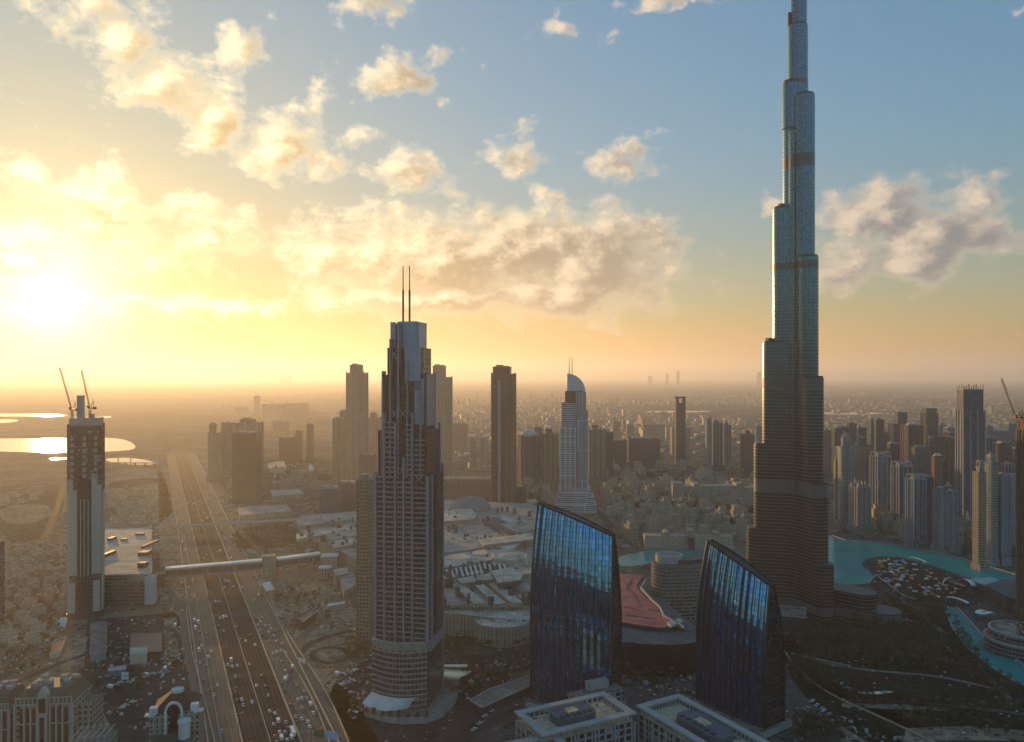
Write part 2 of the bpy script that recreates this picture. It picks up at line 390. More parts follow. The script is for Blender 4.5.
def asphalt(name, base=(.055, .052, .05), lane=3.6, lines=True):
    m, q, b = new_mat(name); u, v, _ = q.sep(q.n('ShaderNodeUVMap').outputs[0])
    tc = q.n('ShaderNodeTexCoord').outputs['Object']
    n = q.noise(q.xyz(q.m('MULTIPLY', u, .6), q.m('MULTIPLY', v, .012), 0.0), 1.0, 6, .7)['Fac']
    n2 = q.noise(tc, .05, 6, .7)['Fac']
    col = q.v('SCALE', q.xyz(*base), scale=q.m('ADD', q.m('MULTIPLY', n, 1.1), q.m('MULTIPLY', n2, .8)))
    pt = q.m('LESS_THAN', q.m('FRACT', q.m('DIVIDE', v, 95.0)), q.m('MULTIPLY', q.ss(q.noise(q.xyz(0.0, q.m('MULTIPLY', v, .004), 0.0), 1, 2)['Fac'], .4, .7), .5))
    col = q.mix(q.m('MULTIPLY', pt, .25), col, (.10, .092, .082))
    if lines:
        fl = q.m('FRACT', q.m('DIVIDE', u, lane))
        ln = q.m('LESS_THAN', q.m('ABSOLUTE', q.m('SUBTRACT', fl, .5)), .045)
        ds = q.m('LESS_THAN', q.m('FRACT', q.m('DIVIDE', v, 12.0)), .4)
        col = q.mix(q.m('MULTIPLY', ln, q.m('MULTIPLY_ADD', ds, .10, .12)), col, (.5, .48, .42))
    q.put(b.inputs['Base Color'], col); b.inputs['Roughness'].default_value = .95; b.inputs['Specular IOR Level'].default_value = .02
    return m
def water_mat(name, col, rough=.12, bump=.25, scale=.25, spec=.5):
    m, q, b = new_mat(name); tc = q.n('ShaderNodeTexCoord').outputs['Object']
    n = q.noise(tc, .012, 4, .6)['Fac']
    q.put(b.inputs['Base Color'], q.v('SCALE', q.xyz(*col), scale=q.m('MULTIPLY_ADD', n, .8, .6)))
    b.inputs['Roughness'].default_value = rough; b.inputs['Specular IOR Level'].default_value = spec; b.inputs['IOR'].default_value = 1.33
    bp = q.n('ShaderNodeBump'); bp.inputs['Strength'].default_value = bump; bp.inputs['Distance'].default_value = .3
    q.put(bp.inputs['Height'], q.noise(tc, scale, 4, .6)['Fac']); q.t.links.new(bp.outputs[0], b.inputs['Normal'])
    return m
# (an unseen dark sheet is added behind the camera to dim mirror-glass reflections)
gb = MB(); gb.face([(-39500, -9500, 0), (39500, -9500, 0), (39500, 49500, 0), (-39500, 49500, 0)])
structure(gb.build('ground', ground_mat()))
def sheet(name, poly, z, m):
    b = MB(); b.face([(p[0], p[1], z) for p in ccw(list(poly))]); return structure(b.build(name, m))
def psheet(name, pix, z, m, sm=0):
    poly = [P(*p) for p in pix]
    if sm: poly = smooth_poly(poly, sm)
    return sheet(name, poly, z, m)
M_ASPH = asphalt('asphalt', (.034, .034, .036)); M_ASPH2 = asphalt('sunlit_sandy_asphalt', (.19, .15, .11)); M_STREET = asphalt('street_asphalt', (.06, .056, .052), lines=False)  # sunlit warmth of side and slip roads is put into the second colour
M_PAVE = patch_mat('paving', (.15, .135, .115), (.24, .215, .18), .05, (.10, .09, .08))
M_SANDLOT = patch_mat('sand_lot', (.19, .15, .10), (.36, .29, .20), .02, (.11, .09, .06))
M_DIRT = patch_mat('dark_earth', (.05, .046, .038), (.10, .09, .07), .03, (.03, .03, .025))
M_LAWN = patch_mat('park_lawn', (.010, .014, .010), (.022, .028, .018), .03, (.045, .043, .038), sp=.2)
M_PLAZA = patch_mat('waterfront_paving', (.075, .07, .066), (.13, .12, .11), .06, (.05, .045, .042))
M_LAKE = water_mat('turquoise_pool_water', (.004, .24, .22), .16, .9, .10, .06)
M_LAGOON = water_mat('lagoon_water', (.03, .045, .05), .10, .02, .06, .07)

# motorway: straight, seen running towards the left horizon.  L = metres across, s = metres along
RT = Vector((math.sin(R(-25.1)), math.cos(R(-25.1)))); RN = Vector((RT.y, -RT.x))
def RP(L, s): p = RN * L + RT * s; return (p.x, p.y)
def lane_strip(name, L0, L1, s0, s1, m, z):
    b = MB(); n = 40
    ribbon(b, [RP((L0 + L1) / 2, s0 + (s1 - s0) * k / n) for k in range(n + 1)], L1 - L0, z)
    return structure(b.build(name, m))
lane_strip('motorway_verge', 5, 150, 430, 2500, M_SANDLOT, .004)
lane_strip('motorway_carriageway', 58.4, 96, 430, 3000, M_ASPH, .012)
lane_strip('side_carriageway', 35.5, 56.6, 430, 2900, M_ASPH2, .012)
lane_strip('side_carriageway', 97.8, 121, 430, 2900, M_ASPH2, .012)
def road(name, pix, w, m=None, z=.010, sm=2):
    pts = smooth_poly([P(*p) for p in pix], sm, closed=False); b = MB(); ribbon(b, pts, w, z)
    return structure(b.build(name, m or M_STREET)), pts
# lagoon far left
psheet('lagoon_water', [(-60, 439), (0, 438.5), (40, 438.5), (90, 437.5), (118, 438), (132, 442), (137, 448), (128, 450.5), (100, 452), (60, 453), (0, 451.5), (-60, 451)], .05, M_LAGOON, 2)
psheet('lagoon_water', [(101, 459), (120, 457.5), (140, 458.5), (158, 463), (150, 465), (118, 464)], .05, M_LAGOON, 2)
psheet('lagoon_water', [(-60, 413.5), (0, 413.5), (50, 413.6), (70, 415), (60, 416.8), (0, 416.5), (-60, 417)], .05, M_LAGOON, 1)
psheet('lagoon_water', [(-40, 419.5), (5, 419), (22, 420), (8, 423), (-40, 424)], .05, M_LAGOON, 1)
psheet('lagoon_water', [(98, 416), (112, 416), (110, 418), (97, 418)], .05, M_LAGOON, 1)
psheet('lagoon_water', [(50, 458), (72, 457), (72, 459.2), (52, 460)], .05, M_LAGOON, 1)
psheet('lagoon_water', [(452, 461.5), (468, 461), (471, 466), (466, 470.5), (452, 471)], .05, M_LAGOON, 1)
psheet('salt_pan', [(118, 437), (140, 435.5), (156, 437.5), (140, 439)], .03, M_PAVE, 1)
# far pale water on the right horizon
psheet('far_water', [(640, 411.3), (690, 410.6), (716, 411.4), (690, 412.4), (655, 412.6)], .05, M_LAGOON, 1)
psheet('far_water', [(822, 411.5), (885, 412), (884, 414), (826, 415)], .05, M_LAGOON, 1)
# fields and plots
psheet('scrub_field', [(0, 497), (60, 490), (66, 505), (46, 540), (0, 545)], .004, M_DIRT, 1)
psheet('sand_plot', [(0, 506), (45, 503), (56, 514), (30, 525), (0, 522)], .008, M_SANDLOT, 1)
psheet('sand_plot', [(103, 470), (160, 468), (168, 486), (175, 525), (110, 520)], .004, M_SANDLOT, 1)
psheet('dark_field', [(110, 481), (158, 477), (165, 482), (108, 490)], .008, M_DIRT, 1)
psheet('sand_plot', [(285, 585), (345, 580), (362, 650), (325, 660), (300, 635)], .008, M_SANDLOT, 1)
psheet('scrub_field', [(225, 530), (292, 522), (300, 545), (240, 552)], .010, M_DIRT, 1)
psheet('building_yard', [(88, 620), (180, 612), (184, 665), (80, 672)], .004, M_DIRT, 0)
psheet('sand_plot', [(164, 618), (176, 617), (181, 660), (163, 662)], .008, M_SANDLOT, 0)
psheet('sand_plot', [(62, 640), (88, 636), (84, 668), (60, 672)], .008, M_SANDLOT, 0)
psheet('parking_lot', [(80, 672), (186, 664), (200, 742), (120, 742)], .008, M_STREET, 0)
psheet('hotel_forecourt', [(340, 660), (450, 650), (540, 690), (480, 800), (300, 800)], .004, patch_mat('forecourt_paving', (.03, .03, .031), (.075, .073, .07), .05, (.018, .02, .018)), 1)
psheet('mall_forecourt', [(440, 636), (540, 636), (540, 668), (440, 680)], .008, M_DIRT, 0)
psheet('boulevard_plaza', [(520, 660), (800, 640), (830, 720), (900, 860), (400, 860)], .006, M_PLAZA, 1)
# park and waterfront on the right
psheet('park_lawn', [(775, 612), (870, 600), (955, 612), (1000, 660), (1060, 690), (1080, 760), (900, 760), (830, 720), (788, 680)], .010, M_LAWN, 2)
psheet('lakeside_promenade', [(815, 528), (905, 540), (1000, 556), (1060, 570), (1100, 720), (1010, 690), (960, 640), (935, 605), (830, 592)], .008, M_PLAZA, 1)
psheet('lake_water', [(800, 532), (832, 536), (846, 541), (880, 543), (905, 547), (930, 551.5), (950, 556), (985, 566), (1012, 574), (1030, 582), (1040, 600), (1022, 602), (1000, 592), (975, 580), (948, 570), (905, 558), (880, 556), (866, 558), (860, 566), (874, 574), (868, 583), (846, 585), (800, 588)], .020, M_LAKE, 1)
psheet('lake_water', [(944, 606), (958, 609), (970, 622), (984, 638), (1000, 652), (1024, 666), (1050, 680), (1050, 700), (1018, 683), (990, 666), (966, 646), (952, 626)], .020, M_LAKE, 1)
psheet('lake_water', [(616, 556), (660, 549), (705, 548), (742, 552), (742, 562), (700, 560), (664, 560), (636, 566), (618, 566)], .020, M_LAKE, 1)
psheet('market_island', [(862, 562), (882, 557), (910, 559), (948, 571), (980, 588), (990, 600), (972, 608), (945, 606), (900, 596), (868, 588), (876, 575)], .030, patch_mat('trodden_earth', (.045, .036, .03), (.085, .07, .055), .08, (.03, .026, .022)), 1)
road('park_road', [(786, 640), (800, 662), (830, 690), (880, 712), (930, 735), (990, 765)], 17)
road('park_path', [(790, 655), (820, 662), (850, 668), (890, 672), (940, 676), (1000, 690)], 5, M_PAVE, .016)
road('park_path', [(818, 600), (840, 612), (848, 620), (880, 618), (930, 622), (945, 634)], 6, M_PAVE, .016)
road('park_path', [(840, 700), (900, 702), (960, 706), (1040, 716)], 6, M_PLAZA, .016)
road('park_path', [(900, 740), (960, 736), (1040, 738)], 12, M_SANDLOT, .016)
road('park_path', [(880, 640), (905, 655), (950, 660), (985, 672), (1010, 700)], 6, M_PLAZA, .016)
road('street', [(440, 742), (470, 716), (500, 698), (530, 680), (560, 668)], 13)
road('street', [(420, 800), (452, 742), (480, 728), (520, 706), (560, 700)], 9)
road('street', [(300, 652), (315, 640), (345, 632), (362, 630)], 9)
road('street', [(360, 690), (400, 676), (440, 664), (480, 658), (540, 656)], 10)
road('street', [(336, 682), (356, 678), (376, 674)], 7)
road('street', [(120, 742), (150, 724), (185, 706), (196, 690)], 10)
road('street', [(0, 690), (40, 672), (80, 655), (130, 645)], 7)
road('street', [(66, 545), (58, 580), (46, 610), (34, 640), (0, 680)], 9)
road('street', [(64, 488), (56, 510), (46, 540), (20, 548), (-20, 556)], 12)
road('street', [(100, 640), (140, 632), (170, 626), (182, 640)], 8)
road('street', [(760, 520), (800, 500), (860, 500), (940, 506), (1040, 520)], 14)
road('street', [(596, 560), (612, 530), (600, 510), (560, 500), (500, 500)], 14)
road('street', [(440, 470), (560, 474), (700, 476), (860, 470), (1040, 462)], 22)
road('street', [(440, 445), (560, 447), (700, 447), (860, 446), (1040, 440)], 26)
road('slip_road', [(182, 618), (172, 592), (158, 583), (120, 590)], 9, M_ASPH2)
road('slip_road', [(182, 605), (186, 650), (199, 700), (212, 760)], 8, M_ASPH2, .016)
road('slip_road', [(262, 585), (268, 612), (290, 650), (316, 688), (340, 742), (352, 790)], 13, M_ASPH2, .016)
road('slip_road', [(302, 660), (296, 648), (306, 632), (322, 622)], 8, M_ASPH2, .018)
road('slip_road', [(210, 498), (240, 530), (268, 560), (280, 590)], 9, M_ASPH2, .016)
psheet('sand_strip', [(905, 728), (965, 726), (1035, 731), (1035, 737), (905, 736)], .018, M_SANDLOT)
psheet('sand_strip', [(842, 703), (900, 704), (950, 708), (950, 711), (842, 707)], .018, M_SANDLOT)
ring = smooth_poly([P(*p) for p in circle(331, 655, 19, 8, 12)], 1); b = MB(); ribbon(b, ring + ring[:1], 7, .022)
structure(b.build('roundabout', M_STREET))

sheet('reflection_dimmer', [(-5000, -7000), (5000, -7000), (5000, 330), (-5000, 330)], .004, patch_mat('dimmer_tone', (.02, .02, .02), (.045, .043, .04), .01, (.01, .01, .01)))  # unseen sheet, added only to darken what the glass towers reflect
# ------------------------------------------------------------------ haze: one closed box of even, pale air
def make_haze(density, colour, aniso):
    x, y0, y1, z0, z1 = 40000, -10000, 50000, -1.5, 846
    v = [(a, b, c) for c in (z0, z1) for b in (y0, y1) for a in (-x, x)]
    me = bpy.data.meshes.new('haze'); me.from_pydata(v, [], [(0,2,3,1),(4,5,7,6),(0,1,5,4),(2,6,7,3),(0,4,6,2),(1,3,7,5)])
    o = bpy.data.objects.new('haze', me); C.objects.link(o); o['kind'] = 'stuff'
    m = bpy.data.materials.new('haze'); m.use_nodes = True; t = m.node_tree; t.nodes.clear()
    pv = t.nodes.new('ShaderNodeVolumePrincipled'); out = t.nodes.new('ShaderNodeOutputMaterial')
    pv.inputs['Color'].default_value = (*colour, 1); pv.inputs['Density'].default_value = density
    pv.inputs['Anisotropy'].default_value = aniso
    t.links.new(pv.outputs[0], out.inputs['Volume']); me.materials.append(m)
make_haze(0.68e-4, (.94, .89, .85), .50)
# ------------------------------------------------------------------ the very tall stepped tower
def burj_mat():
    m, q, b = new_mat('stepped_tower_glass')
    u, v, _ = q.sep(q.n('ShaderNodeUVMap').outputs[0])
    fv = q.m('FRACT', q.m('DIVIDE', v, 3.9)); fu = q.m('FRACT', q.m('DIVIDE', u, 4.4))
    wn = q.n('ShaderNodeTexWhiteNoise', noise_dimensions='2D'); q.put(wn.inputs['Vector'], q.xyz(q.m('FLOOR', q.m('DIVIDE', u, 3.0)), q.m('FLOOR', q.m('DIVIDE', v, 3.9)), 0))
    r = wn.outputs['Value']
    wn2 = q.n('ShaderNodeTexWhiteNoise', noise_dimensions='2D'); q.put(wn2.inputs['Vector'], q.xyz(q.m('FLOOR', q.m('DIVIDE', u, 8.8)), q.m('FLOOR', q.m('DIVIDE', v, 3.9)), 7))
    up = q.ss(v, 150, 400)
    slab = q.m('LESS_THAN', fv, q.m('MULTIPLY_ADD', up, -.16, .36))
    fin = q.m('LESS_THAN', fu, .3)
    band = None
    for a, c in ((512, 527), (394, 402), (255, 268), (134, 149), (3, 12), (612, 616)):
        x = q.m('MULTIPLY', q.m('GREATER_THAN', v, a), q.m('LESS_THAN', v, c)); band = x if band is None else q.m('MAXIMUM', band, x)
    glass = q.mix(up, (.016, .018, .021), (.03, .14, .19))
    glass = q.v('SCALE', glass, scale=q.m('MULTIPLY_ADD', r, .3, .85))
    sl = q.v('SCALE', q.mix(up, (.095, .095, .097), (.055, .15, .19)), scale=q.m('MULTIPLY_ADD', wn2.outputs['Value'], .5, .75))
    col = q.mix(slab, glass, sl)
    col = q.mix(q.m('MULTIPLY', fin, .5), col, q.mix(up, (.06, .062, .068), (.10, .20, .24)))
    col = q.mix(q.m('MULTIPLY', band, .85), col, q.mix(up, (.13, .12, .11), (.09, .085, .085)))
    q.put(b.inputs['Base Color'], col)
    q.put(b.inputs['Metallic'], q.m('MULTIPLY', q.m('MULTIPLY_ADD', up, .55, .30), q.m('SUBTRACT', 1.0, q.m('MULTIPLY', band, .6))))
    b.inputs['Coat Weight'].default_value = .45; b.inputs['Coat Roughness'].default_value = .28
    q.put(b.inputs['Roughness'], q.m('ADD', q.m('MULTIPLY_ADD', slab, .15, .27), q.m('MULTIPLY', band, .3)))
    return m
M_BURJ = burj_mat()
BX, BY = (803.5 - 512) * 1.154, 893.0
bt = thing('skyscraper', 'tallest tower, stepped rounded tiers of blue-green glass above a dark ribbed lower half', 'skyscraper', (BX, BY, 0))
vc = Vector((-BX, -BY)).normalized(); vl = Vector((vc.y, -vc.x))      # towards the camera, and to its left as seen
def wdir(deg):  # 0 = towards the camera, positive = to the left as seen
    return vc * math.cos(R(deg)) + vl * math.sin(R(deg))
def tier(p, q, r, z0, z1, name='tier'):
    b = MB(); n = 14; b.prism(stadium(p, q, r, n), z0, z1, 0, 1, smooth=False)
    for k, f in enumerate(b.f):
        if len(f) == 4 and b.mi[k] == 0: b.sm[k] = False
    b.prism(stadium(p, q, r - .8, n), z1 + .003, z1 + 2.2, 1, 1)       # setback kerb
    return b.build(name, [M_BURJ, M_DGREY], bt)
zL = [(47, 89), (39, 189), (29.5, 309), (18, 467), (6.5, 569)]
zR = [(42, 58), (33, 148), (25.5, 268), (17, 407), (11, 595)]
zB = [(46, 30), (40, 120), (30, 230), (20, 360), (9.5, 520)]
for ang, lst, rad in ((82, zL, 11.2), (-38, zR, 11.6), (-158, zB, 11)):
    d = wdir(ang)
    for k, (L, z) in enumerate(lst):
        tier((0, 0), (d.x * L, d.y * L), rad - k * .06, 0 if k == 0 else lst[k-1][1] - 1, z)
dL, dR = wdir(70), wdir(-60)
tier((0, 0), (dL.x * 7.5, dL.y * 7.5), 11.0, 560, 614)
tier((0, 0), (vc.x * 5, vc.y * 5), 12.4, 0, 555)
tier((0, 0), (dL.x * 1.2, dL.y * 1.2), 10.6, 600, 680)
tier((0, 0), (dR.x * 1, dR.y * 1), 8.6, 670, 722)
tier((0, 0), (.01, .01), 6.0, 715, 765); tier((0, 0), (.01, .01), 3.2, 760, 800)
for off, z in ((-3.2, 540), (3.0, 550)):                        # dark proud bars stand in for the recesses between the front lobes
    b = MB(); e_ = vc * 17.2 + vl * off; b.rbox(e_.x, e_.y, 0, z, 1.7, 1.5, math.atan2(vl.y, vl.x)); b.build('dark_recess', M_DGREY, bt)
b = MB(); b.lathe([(1.5, 800), (.5, 838)], 10); b.build('spire', M_STEEL, bt)
b = MB(); dd = wdir(55); b.prism(stadium((dL.x * 10, dL.y * 10), (dL.x * 10.5, dL.y * 10.5), 1.6), 680, 697, 0, 0); b.build('maintenance_unit', M_DGREY, bt)
for d, L, z in ((wdir(82), 18, 467), (wdir(-38), 10, 407), (wdir(82), 32, 309)):
    b = MB(); b.rbox(d.x * L, d.y * L, z + 2.2, z + 6, 8, 5, .4); b.build('rooftop_plant', M_DGREY, bt)
# skirt of low podium rings
for k, (L, r, z) in enumerate(((60, 15, 22), (66, 17, 10))):
    b = MB()
    b.prism(stadium((0, 0), tuple(wdir(82) * L), r), 0, z, 0, 1); b.build('podium_ring', [M_BURJ, M_DGREY], bt)
b = MB(); b.prism(stadium((0, 0), tuple(wdir(-70) * 92), 19), 0, 14, 0, 1); b.prism(stadium(tuple(wdir(-75) * 40), tuple(wdir(-70) * 70), 16), 14, 30, 0, 1)
b.build('podium_wing', [M_BURJ, M_DGREY], bt)

# ------------------------------------------------------------------ the foreground hotel tower with two masts
M_PIER = mat('silver_grey_cladding', (.23, .26, .30), .45, .3, .5, .12, .06, True)
M_BAY = facade('bay_glass', (.05, .053, .06), (.014, .016, .02), 4.0, 3.0, .8, .7, .12, .3)
M_SLAB = mat('balcony_slab', (.30, .315, .33), .7, var=.12)
M_SHAFT = facade('shaft_cladding', (.055, .063, .078), (.016, .019, .025), 4.0, 2.2, .6, .8, .15, .3, .5)
SA = .804
ab = thing('hotel_tower', 'slender grey hotel tower with a stepped blue top and two tall dark masts', 'tower', ((405 - 512) * SA + 1, 611 + 20, 0), R(-11))
def tierbox(w, d, z0, z1, name='shaft_tier', mats=None, y0=None):
    b = MB(); b.box(-w/2, w/2, -d/2, d/2, z0, z1, 0, 1); return b.build(name, mats or [M_SHAFT, M_DGREY], ab)
tierbox(45, 40, 0, 188); tierbox(41, 37, 188, 226); tierbox(34, 31, 226, 271); tierbox(29, 27, 271, 293); tierbox(21, 22, 293, 313)
# piers on the front and right faces
def pier(x, y, sx, sy, z0, z1, m=None, name='pier'):
    b = MB(); b.box(x - sx/2, x + sx/2, y - sy/2, y + sy/2, z0, z1); return b.build(name, m or M_PIER, ab)
for x, zt in ((-21.9, 193), (-14.2, 240), (-5.0, 232), (2.2, 205), (9.3, 240), (21.9, 190)):
    pier(x, -20.9, 1.5 if abs(x) < 21 else 2.2, 2.6, 52, zt)
for x, zt in ((-16.5, 274), (-10, 300), (-3.2, 313.6), (4.5, 282), (15.5, 262)): pier(x, -17.2 if zt < 270 else -16.0, 1.2, 5.0 if zt < 270 else 7.6, 186, zt)
pier(22.3, 20.3, 2.4, 2.4, 0, 196); pier(23.3, 0, 2.0, 3.0, 52, 190, M_DGREY); pier(23.2, -13, 1.6, 2, 52, 190); pier(-22.6, 19, 1.6, 3.4, 0, 190); pier(-23, 0, 1.4, 3, 40, 190)
pier(20.4, 18, 2.0, 2.6, 188, 231); pier(17.4, 13.5, 1.6, 4, 226, 273); pier(14.4, -8, 1.2, 3, 226, 293)
# balcony bays: slabs and rails up the front and the left side
def bay(x0, x1, z0, z1, y=-20.0, step=4.0, dep=1.9):
    b = MB(); k = 0; z = z0
    while z < z1:
        b.box(x0, x1, y - dep, y - .003, z, z + .55, 0); b.box(x0, x1, y - dep - .12, y - dep - .003, z + .1, z + 1.25, 1); z += step
    return b.build('balcony_stack', [M_SLAB, M_PIER], ab)
bay(-13.2, -5.9, 60, 234); bay(-20.6, -15, 60, 190, dep=1.0); bay(-3.6, 1.3, 60, 186, dep=1.2); bay(3.2, 8.3, 60, 188, dep=1.2); bay(10.6, 20.6, 60, 184); bay(3.2, 8.6, 190, 232, -18.6); bay(11, 19, 190, 222, -18.6)
b = MB()
z = 60
while z < 188: b.box(-24.0, -22.503, -17, 17, z, z + .55, 0); z += 4.0
b.build('balcony_stack', [M_SLAB], ab)
# x-braces under the crown
for x0, x1, z0 in ((-9, -3.8, 236), (-2.6, 4, 236), (5, 11, 236), (-2.6, 4, 190), (11, 19, 184), (-9, -4, 284)):
    b = MB(); b.bar((x0, -19.2 if z0 > 200 else -21.3, z0), (x1, -19.2 if z0 > 200 else -21.3, z0 + 7), .5); b.bar((x0, -19.2 if z0 > 200 else -21.3, z0 + 7), (x1, -19.2 if z0 > 200 else -21.3, z0), .5)
    b.build('cross_brace', M_PIER, ab)
# blue metal crown panels
def panel(x0, x1, y, z0, z1, t=1.0):
    b = MB(); b.box(x0, x1, y - t, y, z0, z1)
    for k in range(1, int((z1 - z0) / 5)): b.box(x0 - .02, x1 + .02, y - t - .12, y - t - .003, z0 + k * 5, z0 + k * 5 + .18)
    for k in range(1, int((x1 - x0) / 3.4)): b.box(x0 + k * 3.4, x0 + k * 3.4 + .14, y - t - .16, y - t - .004, z0 + .1, z1 - .1)
    return b.build('crown_panel', M_BLUEMET, ab)
panel(-5.5, 10.8, -11.3, 286, 314.5); panel(2.2, 15.2, -17.2, 264, 294); panel(-12.2, -7.8, -11.6, 270, 314); panel(10.2, 17.6, -17.6, 231, 268)
b = MB(); b.box(10.51, 11.4, -11, 11, 290, 314.2); b.build('crown_panel', M_BLUEMET, ab)
b = MB(); b.box(17.01, 17.9, -10, 14, 229, 272); b.build('crown_panel', M_PIER, ab)
b = MB(); b.box(-3.4, -2.2, -12.6, -11.6, 270, 312); b.build('dark_slot', M_DARK, ab)
b = MB(); b.box(5, 15.5, -18.6, -17.6, 258, 266); b.build('dark_slot', M_DARK, ab)
for px in (401.3, 408.3):
    b = MB(); x = (px - 405) * SA * .98; b.lathe([(.95, 313), (.95, 340), (.55, 341), (.45, 360), (0, 360.5)], 8, x, -8); b.build('mast', M_DGREY, ab)
# curved base
M_BASE = facade('base_curtain_wall', (.17, .165, .16), (.04, .043, .05), 4.2, 3.0, .8, .62, .12, .3)
arc = [(-24 + 46 * k / 16, -20 - 9.5 * math.sin(math.pi * (k + 1.2) / 18.4)) for k in range(17)]
b = MB(); b.prism(arc + [(22, 20), (-24, 20)], 0, 56, 0, 1); b.build('curved_base', [M_BASE, M_CONC], ab)
b = MB()
for k, z in enumerate([4.2 * j for j in range(3, 13)]):
    b.prism([(x, y - .7) for x, y in arc] + [(22, 0), (-24, 0)], z, z + .5, 0, 0, True, True)
b.build('floor_ledges', M_SLAB, ab)
b = MB()
out = [(x * 1.02, y - 2.6) for x, y in arc]
for k in range(16):
    a, c = arc[k], arc[k+1]; oa, oc = out[k], out[k+1]
    b.face([(a[0], a[1] - .05, 50.5 + (k % 2) * 2), (c[0], c[1] - .05, 50.5 + ((k+1) % 2) * 2), (oc[0], oc[1], 58.5), (oa[0], oa[1], 58.5)])
    b.face([(oa[0], oa[1], 58.5), (oc[0], oc[1], 58.5), (c[0], c[1] + 2, 58.6), (a[0], a[1] + 2, 58.6)])
b.build('chevron_band', mat('pale_chevron_stone', (.30, .29, .25), .7, var=.3, scale=.2), ab)
b = MB(); b.box(22.51, 24.4, -20, 20.5, 50, 58); b.build('side_band', M_PIER, ab)
b = MB()
can = [(-31 + 52 * k / 20, -20 - 17 * math.sin(math.pi * min(1, (k + 2.5) / 21.0))) for k in range(21)]
inn = [(-24 + 46 * k / 20, -20 - 9.6 * math.sin(math.pi * (k + 1.5) / 23.0)) for k in range(21)]
for k in range(20):
    b.face([(*can[k], 7.5), (*can[k+1], 7.5), (*inn[k+1], 15), (*inn[k], 15)]); b.face([(*can[k], 6.8), (*can[k], 7.5), (*can[k+1], 7.5), (*can[k+1], 6.8)][::-1])
    b.face([(*can[k], 6.8), (*inn[k], 14.4), (*inn[k+1], 14.4), (*can[k+1], 6.8)])
b.build('entrance_canopy', mat('white_canopy', (.60, .56, .50), .6, var=.15), ab)
pod = MB(); pod.prism(smooth_poly([(-34, -30), (0, -44), (34, -34), (40, 10), (30, 30), (-34, 30)], 1), 0, 5.5, 0, 1)
pod.build('podium', [M_CONC, M_ROOF], ab)
b = MB()
for k in range(9):
    t = k / 8; b.rbox(-30 + 56 * t, -36 - 5 * math.sin(math.pi * t), 5.5, 8.2 + (k % 3), 3, 2.2, .2 * k)
b.build('terrace_planters', M_DGREY, ab)

# ------------------------------------------------------------------ twin arched glass towers
def mirror_mat(name, col, rough):
    m, q, b = new_mat(name); u, v, _ = q.sep(q.n('ShaderNodeUVMap').outputs[0])
    wn = q.n('ShaderNodeTexWhiteNoise', noise_dimensions='2D'); q.put(wn.inputs['Vector'], q.xyz(q.m('FLOOR', q.m('DIVIDE', u, 3.0)), q.m('FLOOR', q.m('DIVIDE', v, 4.1)), 0))
    ln = q.m('LESS_THAN', q.m('FRACT', q.m('DIVIDE', v, 4.1)), .12)
    c = q.v('SCALE', q.xyz(*col), scale=q.m('MULTIPLY_ADD', wn.outputs['Value'], .5, .75))
    q.put(b.inputs['Base Color'], q.mix(ln, c, tuple(x * .3 for x in col)))
    b.inputs['Metallic'].default_value = .92; b.inputs['Roughness'].default_value = rough
    tc = q.n('ShaderNodeTexCoord').outputs['Object']
    bp = q.n('ShaderNodeBump'); bp.inputs['Strength'].default_value = .12; bp.inputs['Distance'].default_value = 1.0
    q.put(bp.inputs['Height'], q.noise(tc, .16, 3, .5)['Fac']); q.t.links.new(bp.outputs[0], b.inputs['Normal'])
    return m
M_MIR = mirror_mat('blue_mirror_glass', (.09, .34, .68), .04)
M_END = facade('end_wall_glass', (.035, .037, .042), (.016, .02, .026), 4.1, 2.4, .86, .8, .12, .2)
M_FIN = mat('dark_fin', (.035, .04, .05), .35, .5, .5, .1)
